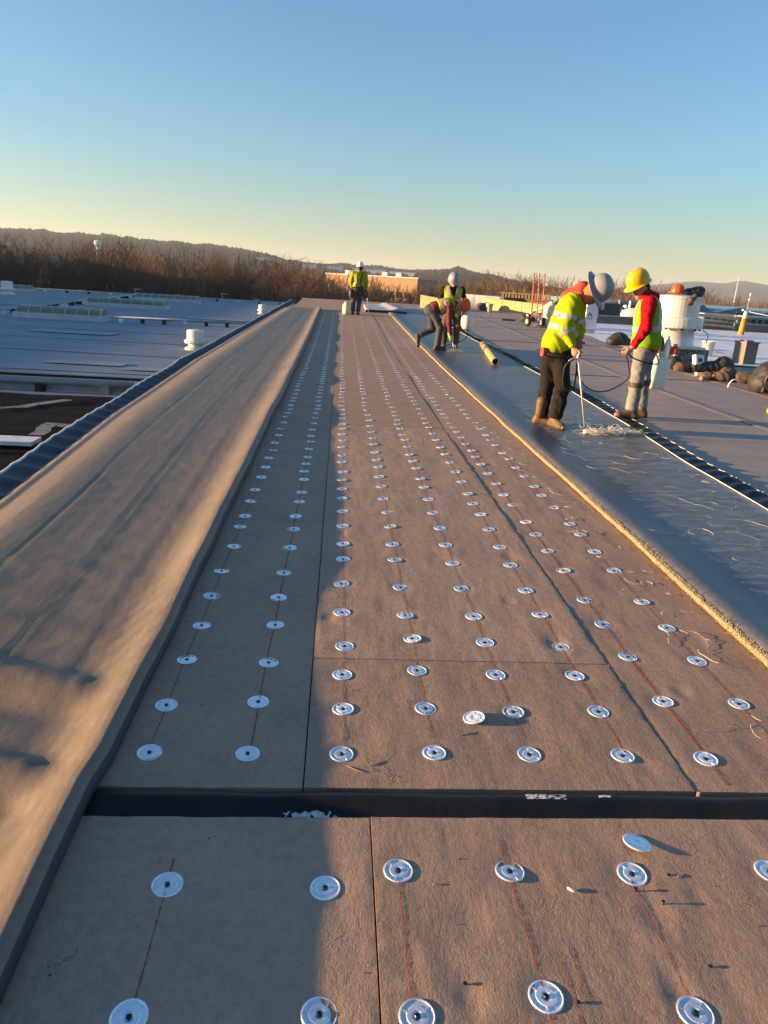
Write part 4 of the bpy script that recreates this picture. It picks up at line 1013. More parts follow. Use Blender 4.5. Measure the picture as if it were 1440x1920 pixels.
def vest(P, J, T, arms, mat, h, seed, B=1.05, hem=None, vneck=True, wr=(.004, 24), Barm=1.0):
    chest, belly, ur, rr, ff, L = T; F3 = np.stack([rr, ff, ur]); v = Sdf(h, seed); v.wr = wr
    hm = hem or [(J['pel'] + ur * .07, -ur)]
    v.ell(chest, (.200 * B, .150 * B, L * .42), F3, .06, cut=hm).ell(belly, (.188 * B, .150 * B, L * .42), F3, .07, cut=hm).ell(J['pel'] + ur * .08, (.196 * B, .156 * B, .16), F3, .06, cut=hm)
    for a, e, w, hd, s in arms: v.cone(chest + (a - chest) * .5, a - (a - chest) * .10, .095 * B, .083 * B, .05)
    for a, e, w, hd, s in arms: v.cone(a + (a - chest) * .05, e, .088 * Barm, .080 * Barm, .01, sub=True)
    v.cone(J['neck'] - ur * .03, J['neck'] + ur * .2, .085, .10, .01, sub=True)
    if vneck:
        v.cone(J['neck'] + ff * .12 - ur * .02, chest + ff * .19 - ur * .06, .085, .02, .01, sub=True)
    v.build('safety_vest', mat, P); return v
def strap(P, pts, r, mat, name='harness_strap', flat=None):
    return MB().tube(bez(pts, 6), r, 6).build(name, mat, P, True)

# --- worker spraying, stooped, grey full-brim hat
nH = nrm((.70, -.56, .44))
J4 = dict(pel=(-.075, 0, .85), neck=(.075, -.01, 1.43), head=(.215, -.04, 1.475), shR=(-.01, -.165, 1.37), elR=(-.055, -.235, 1.09), wrR=(.040, -.275, .905), haR=(.070, -.29, .82),
          shL=(.155, .135, 1.33), elL=(.205, .145, 1.08), wrL=(.185, .03, .975), haL=(.185, -.01, .90), hipR=(-.02, -.085, .82), knR=(.025, -.12, .46), anR=(-.012, -.09, .10), toeR=(.035, -.27, .045),
          hipL=(-.125, .06, .82), knL=(-.105, .03, .49), anL=(-.125, .06, .10), toeL=(.03, -.02, .045))
hemp = [((-.05, 0, .825), (-.10, 0, -1))]
P4, J4, g4, F4, T4, A4, L4 = person('worker in yellow hi-vis sweatshirt and grey full-brim hat, stooping to spray glue', (2.44, 7.86, 0), J4, (.25, 0, 1), (.75, -.66, 0), .0096, dict(leg=m_blackcloth, boot=m_boot, top=m_hv), bulk=1.14, hem=hemp, seed=1, wr=(.0085, 27), curls=(1.0, 1.25), headfwd=(.30, -.25, -.75), headup=nH)
hard_hat(P4, V3(.215, -.04, 1.475) + nH * .085 + V3(.022, .0, .01), nH, (.2, -.3, -.85), m_grey, True, .138)
hd = Sdf(.010, 4); hd.wr = (.005, 30); hd.cone((.0, .05, 1.41), (.10, -.09, 1.42), .066, .064, .05).cone((.0, .02, 1.43), (.10, .05, 1.48), .052, .058, .05).cone((.09, -.02, 1.43), (.14, .01, 1.51), .074, .080, .04)
hd.build('hood', m_redhood, P4)
fc = Sdf(.009, 2); fc.ell((.205, -.085, 1.455), (.085, .085, .10), None, .03).cone((.15, -.08, 1.42), (.20, -.08, 1.43), .072, .08, .03); fc.build('face_cover', m_gaiter, P4)
for (a, e, w, hd_, s) in A4:
    extract(g4.V, g4.Q, between(a, e, .50, .68, .12), .004, 'reflective_band', m_refl, P4); extract(g4.V, g4.Q, between(e, w, .02, .24, .10), .004, 'reflective_band', m_refl, P4)
pel, ur = J4['pel'], T4[2]
def bandT(c0, ur, t0, t1, arms, pel):
    def m(C):
        t = (C - pel) @ ur; k = (t > t0) & (t < t1)
        for (a, e, w, hd_, s) in arms:
            for (p, q) in ((a, e), (e, w)):
                d = q - p; tt = np.clip(((C - p) @ d) / (d @ d), -.0, 1); k &= np.linalg.norm(C - p - tt[:, None] * d, axis=1) > .082
        return k
    return m
extract(g4.V, g4.Q, bandT(None, ur, .20, .26, A4, pel), .004, 'reflective_band', m_refl, P4)
extract(g4.V, g4.Q, bandT(None, ur, .34, .39, A4, pel), .004, 'reflective_band', m_refl, P4)
lg = MB(); cc = V3(.205, -.155, 1.245)                       # chest emblem: two peaks over two lines of text bars
def onchest(x, z): return tuple(cc + V3(x * .8, x * .45, z))
lg.tube([onchest(-.035, -.02), onchest(-.005, .025), onchest(.012, -.005), onchest(.022, .008), onchest(.04, -.02)], .0045, 5)
lg.tube([onchest(-.04, -.032), onchest(.045, -.032)], .0035, 4); lg.tube([onchest(-.03, -.045), onchest(.035, -.045)], .002, 4)
emblem4 = lg.build('chest_emblem', m_strap, P4)
for (a, k, n, t), nm in zip(L4, 'LR'):
    kp = Sdf(.009, 3); c = n + (k - n) * .42 + nrm(V3(.5, -.8, 0)) * .035 if nm == 'R' else n + (k - n) * .30 + V3(-.03, -.04, 0)
    kp.cone(c + (k - n) * .16, c - (k - n) * .20, .062, .052, .03); kp.build('knee_pad', m_boot if nm == 'L' else m_blackcloth, P4)
pch = MB().box((-.215, -.12, .835), (.09, .06, .09), Matrix.Rotation(.3, 3, 'Z')).build('tool_pouch', m_redhood, P4)
MB().tube(bez([(-.26, .02, .83), (-.22, -.13, .82), (-.05, -.19, .80), (.10, -.12, .80)], 6), .022, 6).build('belt', m_strap, P4, True)

# --- worker holding the hose, yellow hard hat, red sweatshirt, lime vest
f5 = nrm((-.88, .20, 0))
J5 = dict(pel=(.035, .0, .84), neck=(-.035, .0, 1.47), head=(-.165, -.015, 1.565), shL=(-.085, -.165, 1.395), elL=(-.125, -.265, 1.10), wrL=(-.255, -.27, .875), haL=(-.31, -.26, .81),
          shR=(.085, .175, 1.40), elR=(.17, .27, 1.12), wrR=(.29, .36, .90), haR=(.34, .39, .82), hipL=(-.045, -.085, .82), knL=(-.055, -.095, .43), anL=(-.06, -.09, .10), toeL=(-.24, -.075, .045),
          hipR=(.085, .085, .82), knR=(.105, .075, .45), anR=(.125, .07, .10), toeR=(-.04, .11, .045))
P5, J5, g5, F5, T5, A5, L5 = person('worker in yellow hard hat, red sweatshirt and lime vest, holding the sprayer hose', (3.73, 8.75, 0), J5, (0, 0, 1), f5, .0096, dict(leg=m_jean, boot=m_boot, top=m_red), bulk=1.06, hem=[((.0, 0, .79), (-.22, 0, -1))], seed=5, wr=(.0075, 27), curls=(1.2, 1.2), headfwd=(-.80, -.38, -.42), headup=(-.42, -.10, .85))
hard_hat(P5, V3(-.165, -.015, 1.565) + nrm((-.45, -.1, .86)) * .085, (-.42, -.1, .86), (-.80, -.38, -.42), m_ygrey, False, .135)
hr = Sdf(.009); hr.ell((-.135, .0, 1.575), (.092, .092, .075), None, .02, cut=[((-.165, -.02, 1.60), (-.80, -.30, 0))]); hr.build('hair', m_hair, P5)
ms = Sdf(.006); r2, f2, u2 = frame((-.42, -.1, .85), (-.80, -.38, -.42)); hc = J5['head']
ms.cone(hc + f2 * .097 - u2 * .045 - r2 * .028, hc + f2 * .097 - u2 * .045 + r2 * .028, .0085, .0085, .01); ms.build('moustache', m_hair, P5)
cl = Sdf(.009, 3); cl.wr = (.004, 30); cl.cone((-.02, .06, 1.47), (-.10, -.05, 1.475), .075, .072, .05).cone((.01, -.03, 1.46), (-.08, .07, 1.47), .075, .07, .05); cl.build('hood', m_red, P5)
v5 = vest(P5, J5, T5, A5, m_hvg, .0096, 6, 1.10, [((.05, 0, .875), (-.12, 0, -1))])
pel, ur = J5['pel'], T5[2]; rr5, ff5 = T5[3], T5[4]
extract(v5.V, v5.Q, lambda C: (((C - pel) @ ur) > .23) & (((C - pel) @ ur) < .30), .004, 'reflective_band', m_refl, P5)
for s in (-1, 1): extract(v5.V, v5.Q, lambda C: (((C - pel) @ ur) > .30) & (np.abs(np.abs((C - pel) @ rr5) - .105) < .028) & (((C - pel) @ rr5) * s > 0), .004, 'reflective_band', m_refl, P5)
extract(v5.V, v5.Q, lambda C: (((C - pel) @ ur) > .525) & (((C - pel) @ ur) < .555) & (np.abs((C - pel) @ rr5 - .0) < .02) & (((C - pel) @ ff5) < 0), .004, 'back_emblem', m_strap, P5)
kb = Sdf(.009); n_, k_ = L5[0][2], L5[0][1]
kb.cone(k_ + V3(0, 0, .03), k_ + V3(0, 0, -.035), .093, .088, .02, cut=[(k_ + V3(0, 0, .03), (0, 0, 1)), (k_ + V3(0, 0, -.035), (0, 0, -1))]); kb.build('knee_strap', m_dboot, P5)
kb = Sdf(.009); k_ = L5[1][1]
kb.cone(k_ + V3(0, 0, .03), k_ + V3(0, 0, -.035), .092, .087, .02, cut=[(k_ + V3(0, 0, .03), (0, 0, 1)), (k_ + V3(0, 0, -.035), (0, 0, -1))]); kb.build('knee_strap', m_dboot, P5)

# --- worker behind with tank, grey hard hat
J3 = dict(pel=(-.035, .0, .82), neck=(-.07, -.01, 1.37), head=(-.075, -.055, 1.455), shL=(.145, 0, 1.30), elL=(.225, .0, 1.06), wrL=(.27, -.05, .83), haL=(.285, -.06, .74), shR=(-.275, .0, 1.29), elR=(-.33, .01, 1.03), wrR=(-.22, -.13, .86), haR=(-.15, -.17, .80),
          hipL=(.065, 0, .80), knL=(.10, -.03, .44), anL=(.10, .0, .10), toeL=(.09, -.18, .045), hipR=(-.13, 0, .80), knR=(-.20, -.03, .43), anR=(-.17, 0, .10), toeR=(-.20, -.17, .045))
P3, J3, g3, F3_, T3, A3, L3 = person('worker in grey hard hat and hi-vis vest, standing behind the bending worker', (2.6, 16.9, zroof(16.9)), J3, (0, 0, 1), (0, -1, 0), .0125, dict(leg=m_brown, boot=m_dboot, top=m_blackcloth), seed=8, headfwd=(.05, -.80, -.55), headup=(0, -.5, .85))
hard_hat(P3, V3(-.075, -.055, 1.455) + nrm((0, -.42, .9)) * .085, (0, -.42, .9), (0, -.85, -.4), m_grey, False, .140)
v3 = vest(P3, J3, T3, A3, m_hv, .0125, 3, 1.10, [((0, 0, .83), (0, 0, -1))], Barm=.92)
pel, ur, rr3 = J3['pel'], T3[2], T3[3]
extract(v3.V, v3.Q, lambda C: (((C - pel) @ ur) > .20) & (((C - pel) @ ur) < .27), .005, 'reflective_band', m_refl, P3)
extract(v3.V, v3.Q, lambda C: (((C - pel) @ ur) > .29) & (np.abs(np.abs((C - pel) @ rr3) - .115) < .034), .005, 'reflective_band', m_refl, P3)
for (a, k, n, t) in L3:
    kp = Sdf(.011); kp.cone(k + V3(0, -.05, .05), k + V3(0, -.055, -.06), .058, .05, .02); kp.build('knee_pad', m_boot, P3)

# --- worker bending over, orange hard hat
J2 = dict(pel=(-.285, .0, .87), neck=(.215, .0, 1.03), head=(.36, -.02, .985), shR=(.10, -.175, .98), elR=(.12, -.20, .62), wrR=(.175, -.19, .345), haR=(.215, -.19, .25), shL=(.12, .175, .99), elL=(.27, .20, .78), wrL=(.30, .03, .80), haL=(.31, -.06, .80),
          hipR=(-.23, -.085, .83), knR=(-.055, -.12, .50), anR=(-.09, -.12, .105), toeR=(.10, -.12, .045), hipL=(-.275, .085, .82), knL=(-.20, .09, .46), anL=(-.49, .09, .315), toeL=(-.50, .09, .055), nR=(.3, -.9, 0))
P2, J2, g2, F2, T2, A2, L2 = person('worker in orange hard hat bending low, one leg stretched back', (2.24, 16.07, zroof(16.07)), J2, (0, 0, 1), (1, 0, 0), .0125, dict(leg=m_dkjean, boot=m_dboot, top=m_maroon), seed=11, bulk=1.02, headfwd=(.25, -.15, -.95), headup=(.95, 0, .22), curls=(.6, 1.1))
hard_hat(P2, V3(.36, -.02, .985) + nrm((.95, -.05, .2)) * .085, (.95, -.05, .2), (.2, -.1, -.95), m_ohelm, False, .142)
v2 = vest(P2, J2, T2, A2, m_hv, .0125, 9, 1.08, [(J2['pel'] + nrm(J2['neck'] - J2['pel']) * .20, -nrm(J2['neck'] - J2['pel']))], Barm=.95)
pel, ur, rr2 = J2['pel'], T2[2], T2[3]
extract(v2.V, v2.Q, lambda C: (((C - pel) @ ur) > .205) & (((C - pel) @ ur) < .27), .005, 'reflective_band', M('pink_band', (.55, .33, .28), rough=.6), P2)
extract(v2.V, v2.Q, lambda C: (((C - pel) @ ur) > .30) & (((C - pel) @ ur) < .355), .005, 'reflective_band', m_refl, P2)
for w, n, nm in ((J2['wrR'], J2['haR'] - J2['wrR'], 1), (J2['wrL'], J2['haL'] - J2['wrL'], -1)):
    gv = Sdf(.009); d = nrm(n); hand(gv, w - d * .005, n, (.3, -.9, .1), -nm, .7, 1.18, .0135); gv.cone(w - d * .06, w, .046, .040, .03); gv.build('glove', m_glove, P2)

# --- far worker seen from behind
J1 = dict(pel=(.03, .0, .89), neck=(.05, .0, 1.44), head=(.06, .02, 1.545), shL=(-.165, 0, 1.375), elL=(-.225, -.02, 1.11), wrL=(-.20, .02, .885), haL=(-.19, .05, .80), shR=(.245, 0, 1.375), elR=(.30, -.02, 1.11), wrR=(.305, .06, .87), haR=(.305, .10, .79),
          hipL=(-.06, 0, .85), knL=(-.12, .02, .47), anL=(-.13, 0, .10), toeL=(-.16, .17, .045), hipR=(.11, 0, .85), knR=(.085, .02, .46), anR=(.05, 0, .10), toeR=(.07, .18, .045))
P1, J1, g1, F1, T1, A1, L1 = person('far worker in hi-vis jacket with black harness and white hard hat, back to camera', (.55, 25.9, zroof(25.9)), J1, (0, 0, 1), (0, 1, 0), .014, dict(leg=m_dkjean, boot=m_dboot, top=m_hv), seed=14, bulk=1.08, hem=[((0, 0, .90), (0, 0, -1))])
hard_hat(P1, (.06, .015, 1.625), (0, .1, 1), (0, 1, .0), m_whelm, False, .135)
hr = Sdf(.012); hr.ell((.06, -.005, 1.535), (.082, .092, .085), None, .02, cut=[((.06, .02, 1.5), (0, 1, 0))]); hr.build('hair', m_hair, P1)
for s in (-1, 1): strap(P1, [(.05 + s * .10, -.11, 1.44), (.05 + s * .085, -.168, 1.30), (.04 + s * .06, -.165, 1.10), (.03 + s * .10, -.165, .95)], .019, m_strap)
strap(P1, [(-.16, -.08, .91), (.03, -.17, .92), (.22, -.08, .91)], .026, m_strap, 'tool_belt')
extract(g1.V, g1.Q, bandT(None, T1[2], .12, .18, A1, J1['pel']), .005, 'reflective_band', m_refl, P1)
for s, x in (('L', -.21), ('R', .29)):
    bg_ = Sdf(.012, 5); bg_.wr = (.008, 22); bg_.ell((x, -.02, .70), (.09, .10, .16), None, .04); bg_.build('tool_bag', m_dboot, P1)
# ------------------------------------------------------------------ spraying gear
m_wand = M('pale_wand_metal', (.62, .60, .54), (.5, .48, .44), sc=20, rough=.4, metal=.3)
m_tankw = M('white_tank_plastic', (.74, .72, .64), (.66, .64, .56), sc=7, rough=.45)
def wand(hand_, tip, label, bend=True):
    h_, t_ = Vector(hand_), Vector(tip); r = empty('spray_wand', hand_, label, 'spray wand'); d = t_ - h_
    MB().tube([d * .0, d * .97], .0085, 8).build('lance', m_wand, r, True)
    MB().cyl(d * .965, d * 1.0, .016, .010, 8).build('nozzle', m_dglove, r, True)
    if bend:
        MB().tube(bez([(.0, -.005, .045), (.012, -.008, .02), d * .02, d * .10], 5), .014, 8).build('grip', m_wand, r, True)
        MB().tube(bez([d * .07, d * .07 + Vector((-.06, -.01, .015)), d * .07 + Vector((-.11, -.02, -.01))], 6), .007, 6).build('trigger_lever', m_wand, r, True)
    return r
R4 = Vector((2.44, 7.86, 0)); R5 = Vector((3.73, 8.75, 0))
hp = R4 + Vector((.085, -.30, .835)); tip = Vector((2.69, 7.48, .055))
wand(hp, tip, 'pale spray wand held by the stooping worker, tip at the membrane')
hz = [R4 + Vector((.06, -.31, .80)), R4 + Vector((-.03, -.28, .70)), R4 + Vector((.0, -.24, .48)), R4 + Vector((.12, -.2, .46)), R4 + Vector((.16, -.1, .7)), R4 + Vector((.185, -.03, .90)),
      R4 + Vector((.22, .05, .62)), R4 + Vector((.50, .38, .40)), R5 + Vector((-.46, -.26, .36)), R5 + Vector((-.25, -.28, .52)), R5 + Vector((-.27, -.27, .70)), R5 + Vector((-.30, -.255, .80)), R5 + Vector((-.15, -.24, .74)), R5 + Vector((.12, -.20, .70)), R5 + Vector((.28, .2, .76)), R5 + Vector((.36, .41, .76))]
tag(MB().tube(bez(hz, 12), .0085, 7).build('sprayer_hose', M('dark_hose', (.02, .018, .017), rough=.5), None, True), 'dark sprayer hose looping between the two near workers', 'hose')
def jug(loc, w, d, h, label, mat=m_tankw, rz=0., tilt=0.):
    r = empty('adhesive_tank', loc, label, 'tank', None, rz); r.rotation_euler = (0, tilt, rz)
    prof = [(.80, 0), (.95, .02), (1, .06), (1, h - .10), (.93, h - .05), (.70, h - .015), (.35, h)]
    P = []; Fs = []; n = 28
    for s, z in prof:
        for i in range(n):
            a = 2 * pi * i / n; c, q = cos(a), sin(a); e = .55
            P.append((s * w / 2 * math.copysign(abs(c) ** e, c), s * d / 2 * math.copysign(abs(q) ** e, q), z))
    for k in range(len(prof) - 1):
        for i in range(n): j = (i + 1) % n; Fs.append((k * n + i, k * n + j, (k + 1) * n + j, (k + 1) * n + i))
    Fs += [tuple(range(n - 1, -1, -1)), tuple((len(prof) - 1) * n + i for i in range(n))]
    mesh_obj('shell', P, Fs, mat, r, True)
    MB().lathe([(.035, h - .004), (.035, h + .03), (.028, h + .035)], 12).build('cap', m_wand, r)
    MB().tube(bez([(-w * .3, 0, h - .02), (-w * .25, 0, h + .045), (w * .25, 0, h + .045), (w * .3, 0, h - .02)], 5), .012, 6).build('handle', mat, r, True)
    return r
jug((4.11, 9.16, .33), .28, .23, .42, 'white plastic tank hanging beside the red-sleeved worker', rz=.3, tilt=.10)
cyl1 = empty('gas_cylinder', (2.6 + .31, 16.85, zroof(16.9) + .43), 'white round cylinder carried by the worker in grey hard hat', 'cylinder')
MB().lathe([(.09, 0), (.135, .03), (.15, .08), (.152, .24), (.14, .31), (.10, .35), (.04, .365)], 24).build('shell', m_tankw, cyl1, True)
MB().lathe([(.09, .33), (.095, .40), (.085, .40), (.085, .335)], 18, capb=False, capt=False).build('collar', m_tankw, cyl1, True)
MB().cyl((0, 0, .35), (0, 0, .41), .025, n=10).build('valve', m_wand, cyl1)
cyl2 = empty('gas_cylinder', (.19, 25.85, zroof(25.85) + .0), 'pale yellow cylinder standing left of the far worker', 'cylinder')
MB().lathe([(.10, 0), (.128, .03), (.132, .08), (.132, .29), (.11, .35), (.05, .38)], 24).build('shell', M('pale_yellow_tank', (.72, .68, .40), (.62, .58, .34), rough=.5), cyl2, True)
MB().lathe([(.07, .35), (.075, .42), (.065, .42), (.062, .36)], 18, capb=False, capt=False).build('collar', m_wand, cyl2, True)
R1 = Vector((.55, 25.9, zroof(25.9))); wand(R1 + Vector((.31, .11, .78)), R1 + Vector((.45, .25, .05)), 'thin spray wand held low by the far worker', False)
R2 = Vector((2.24, 16.07, zroof(16.07))); wand(R2 + Vector((.225, -.19, .24)), R2 + Vector((.28, -.22, .03)), 'short spray nozzle in the bending worker\'s glove', False)
tag(MB().tube(bez([R2 + Vector((.21, -.2, .26)), R2 + Vector((.02, -.25, .18)), R2 + Vector((-.02, -.12, .10)), R2 + Vector((.2, .3, .12)), R2 + Vector((.45, .6, .15)), R2 + Vector((.70, .72, .3)), R2 + Vector((.69, .76, .74))], 10), .009, 6).build('sprayer_hose', MATS['dark_hose'], None, True), 'dark hose from the bending worker to the carried white cylinder', 'hose')
# fresh glue web at the nozzles
def web(c, wx, wy, n, label, seed, h=.055):
    r_ = random.Random(seed); mb = MB()
    for k in range(n):
        t = r_.random(); p = Vector((c[0] + wx * t, c[1] + wy * (t * .4 + r_.uniform(-.5, .5) * .5), c[2] + r_.uniform(0, h) * (1 - abs(2 * t - 1) * .5) * r_.random())); a = r_.uniform(-.9, .9) + (pi if r_.random() < .3 else 0); pts = []; cv = r_.gauss(0, .5)
        for i in range(9): pts.append(tuple(p)); p = p + Vector((cos(a) * wx * .035, sin(a) * wx * .022, r_.gauss(0, .008))); p.z = max(p.z, c[2] - .008); a += cv + r_.gauss(0, .4)
        mb.tube(pts, r_.uniform(.0006, .0016), 3, False)
    tag(mb.build('glue_spray', M('wet_glue', (.80, .74, .64), (.7, .64, .55), rough=.35), None), label, 'glue', None, 'stuff')
web((2.66, 7.45, .03), .62, .30, 300, 'lacy white glue spray on the membrane at the wand tip', 3)
web((2.40, 15.85, zroof(15.85) + .03), .35, .2, 60, 'white glue spray beside the bending worker\'s boot', 4, .1)
mb = MB(); mb.tube([tip + Vector((0, 0, 0)), tip + Vector((.01, -.01, -.04))], [.012, .035], 8); tag(mb.build('glue_cone', M('wet_glue', (.8, .74, .64)), None, True), 'white glue bursting from the near wand tip', 'glue')

# ------------------------------------------------------------------ things on the right roof
m_card = M('cardboard', (.46, .30, .15), (.38, .24, .12), sc=9, rough=.8, stretch=(1, 1, 1))
a_, b_ = Vector(rp(3.02, 13.84, .078)), Vector(rp(3.43, 17.3, .078))
ct = empty('cardboard_tube', a_, 'long cardboard tube lying on the dark membrane', 'tube'); d = b_ - a_
Mx = d.to_track_quat('Z', 'Y').to_matrix(); L = d.length
MB().lathe([(.060, 0), (.075, 0), (.075, L), (.060, L), (.060, L - .01), (.060, .01), (.060, 0)], 24, (0, 0, 0), Mx, False, False).build('tube_wall', m_card, ct, True)
for t in (.93, .87): MB().lathe([(.0755, L * t), (.0765, L * t + .01), (.0755, L * t + .035)], 24, (0, 0, 0), Mx, False, False).build('paper_wrap', M('brown_tape', (.30, .18, .09)), ct, True)

m_redm = M('orange_red_metal', (.50, .12, .05), (.42, .10, .045), sc=10, rough=.5, metal=.1)
m_tyre = M('tyre', (.02, .02, .02), rough=.85)
ht = empty('hand_truck', rp(6.75, 25.0), 'orange-red hand truck with black wheels standing upright', 'hand truck', None, .35)
for k, x in enumerate((-.22, 0, .22)): MB().tube([(x, .02, .18), (x, .08, 1.0), (x, .16, 1.76)], .021, 8).build('rail', m_redm, ht, True)
for z, y in ((.45, .045), (.85, .07), (1.3, .11)): MB().tube([(-.22, y, z), (.22, y, z)], .014, 8).build('crossbar', m_redm, ht, True)
MB().box((0, -.12, .05), (.40, .26, .012)).build('toe_plate', m_redm, ht)
MB().tube([(-.27, .12, .16), (.27, .12, .16)], .014, 8).build('axle', m_galv, ht, True)
for s in (-1, 1):
    w = MB().lathe([(.09, -.04), (.155, -.04), (.162, -.02), (.162, .02), (.155, .04), (.09, .04)], 22, (s * .30, .12, .162), Matrix.Rotation(pi / 2, 3, 'Y'), False, False).build('tyre', m_tyre, ht, True)
    MB().lathe([(.02, -.045), (.07, -.03), (.092, -.035), (.092, .035), (.07, .03), (.02, .045)], 18, (s * .30, .12, .162), Matrix.Rotation(pi / 2, 3, 'Y')).build('rim', m_galv, w, True)
sk = Sdf(.02, 3); sk.wr = (.012, 12); sk.ell((0, 0, .42), (.26, .20, .42), None, .05); sk.cone((0, 0, .1), (.04, 0, .75), .21, .12, .05)
sb = empty('white_sack', rp(7.25, 25.3), 'bulging pale sack standing behind the hand truck', 'sack'); sk.build('sack_cloth', M('pale_sack', (.66, .63, .5), (.55, .52, .4), sc=5, rough=.85), sb)

m_ply = M('yellow_sheathing', (.52, .41, .17), (.43, .33, .14), sc=3, rough=.75, world=True)
def long_box(a, b, h0, h1, w, label, n):
    a, b = Vector(a), Vector(b); r = empty('sheathed_curb', a, label, 'curb', 'yellow sheathed curbs at the far roof edge'); d = b - a; s = Vector((-d.y, d.x, 0)).normalized() * w
    for k in range(n):
        t0, t1 = k / n + .003, (k + 1) / n - .003
        q = [d * t0, d * t1, d * t1 + s, d * t0 + s]; z = lambda t: h0 + (h1 - h0) * t
        P = [p + Vector((0, 0, -.03)) for p in q] + [q[0] + Vector((0, 0, z(t0))), q[1] + Vector((0, 0, z(t1))), q[2] + Vector((0, 0, z(t1))), q[3] + Vector((0, 0, z(t0)))]
        MB().add(P, [(0, 3, 2, 1), (4, 5, 6, 7), (0, 1, 5, 4), (1, 2, 6, 5), (2, 3, 7, 6), (3, 0, 4, 7)]).build('panel', m_ply, r)
    q = [d * 0 - s * .03, d - s * .03, d + s * 1.03, s * 1.03]; P = [q[0] + Vector((0, 0, h0 + .003)), q[1] + Vector((0, 0, h1 + .003)), q[2] + Vector((0, 0, h1 + .003)), q[3] + Vector((0, 0, h0 + .003))]
    P += [p + Vector((0, 0, .03)) for p in P]; MB().add(P, [(0, 3, 2, 1), (4, 5, 6, 7), (0, 1, 5, 4), (1, 2, 6, 5), (2, 3, 7, 6), (3, 0, 4, 7)]).build('top_board', m_ply, r)
    return r
long_box(rp(6.55, 33.9), rp(9.6, 31.5), .50, .38, .5, 'long yellow sheathed curb behind the hand truck', 4)
long_box(rp(3.48, 32.6), rp(4.9, 31.8), .50, .34, .5, 'short yellow sheathed curb left of the two paired workers', 2)
pal = empty('pallet_stack', rp(8.6, 34.2), 'low brown slatted pallet stack behind the yellow curb', 'pallet', None, -.3)
m_wood = M('weathered_wood', (.34, .22, .12), (.24, .15, .08), sc=12, rough=.8)
for k in range(15): MB().box((-1.05 + .15 * k, 0, .66), (.10, 1.0, .17)).build('slat', m_wood, pal)
for z in (.54, .78): MB().box((0, 0, z), (2.4, 1.06, .05)).build('deck_board', m_wood, pal)
MB().box((0, 0, .255), (2.3, 1.0, .51)).build('lower_stack', m_wood, pal)
tag(MB().cyl(rp(8.35, 32.15, .03), rp(9.35, 31.45, .72), .05, n=12).build('white_pipe', m_tankw, None, True), 'white pipe leaning on the yellow curb left of the hand truck', 'pipe')
def heap(name, loc, parts, mat, label, cat, h=.014, wr=(.012, 20), seed=1, k=.05):
    s = Sdf(h, seed); s.wr = wr; cut = [((0, 0, 0.002), (0, 0, -1))]
    for q in parts:
        if len(q) == 2: s.ell(q[0], q[1], None, k, cut=cut)
        else: s.cone(q[0], q[1], q[2], q[3], k, cut=cut)
    r = empty(name, loc, label, cat); s.build('cloth', mat, r); return r
m_bagk = M('black_nylon', (.018, .017, .017), (.03, .028, .027), sc=14, rough=.6)
m_browncl = M('brown_canvas', (.11, .07, .045), (.07, .045, .032), sc=9, rough=.85)
heap('debris_heap', rp(6.35, 33.2), [((0, 0, .12), (.28, .2, .2)), ((.25, .0, .2), (.2, .15, .15))], m_browncl, 'brown debris heap at the left end of the long yellow curb', 'debris', .02)
def bucket(loc, s, label, g=None):
    r = empty('bucket', loc, label, 'bucket', g)
    MB().lathe([(.125 * s, 0), (.15 * s, .34 * s), (.157 * s, .34 * s), (.157 * s, .37 * s), (.14 * s, .37 * s), (.12 * s, .04 * s)], 22, capt=True).build('shell', m_tankw, r, True)
    MB().tube([(.160 * s * cos(t), -.165 * s * sin(t), (.33 - .07 * sin(t)) * s) for t in np.linspace(0, pi, 9)], .004, 4).build('bail', m_galv, r)
bucket(rp(6.45, 31.9), 1.0, 'white bucket beside the brown debris heap')
bucket(rp(9.45, 18.2), 1.05, 'white bucket standing on the white sheet near the brown chimney')
tb = heap('tool_bag', rp(6.94, 27.2), [((0, 0, .12), (.24, .18, .2)), ((.2, 0, .08), (.16, .14, .12))], m_bagk, 'black tool bag with a pale flap left of the hand truck', 'bag', .018)
MB().add([(-.10, -.19, .02), (.10, -.20, .02), (.02, -.16, .27), (-.05, -.12, .30)], [(0, 1, 2, 3)]).build('pale_flap', m_tankw, tb)
MB().box((-.65, .1, .03), (.5, .08, .05)).build('strap_bar', m_bagk, tb)
tag(MB().add([rp(3.3, 28.6, .0), rp(3.65, 28.7, .0), rp(3.65, 29.0, .0), rp(3.3, 28.9, .0), rp(3.3, 28.6, .18), rp(3.65, 28.7, .03), rp(3.65, 29.0, .03), rp(3.3, 28.9, .18)], [(0, 3, 2, 1), (4, 5, 6, 7), (0, 1, 5, 4), (1, 2, 6, 5), (2, 3, 7, 6), (3, 0, 4, 7)]).build('black_wedge', m_black), 'black wedge block on the roof left of the bending worker', 'wedge')

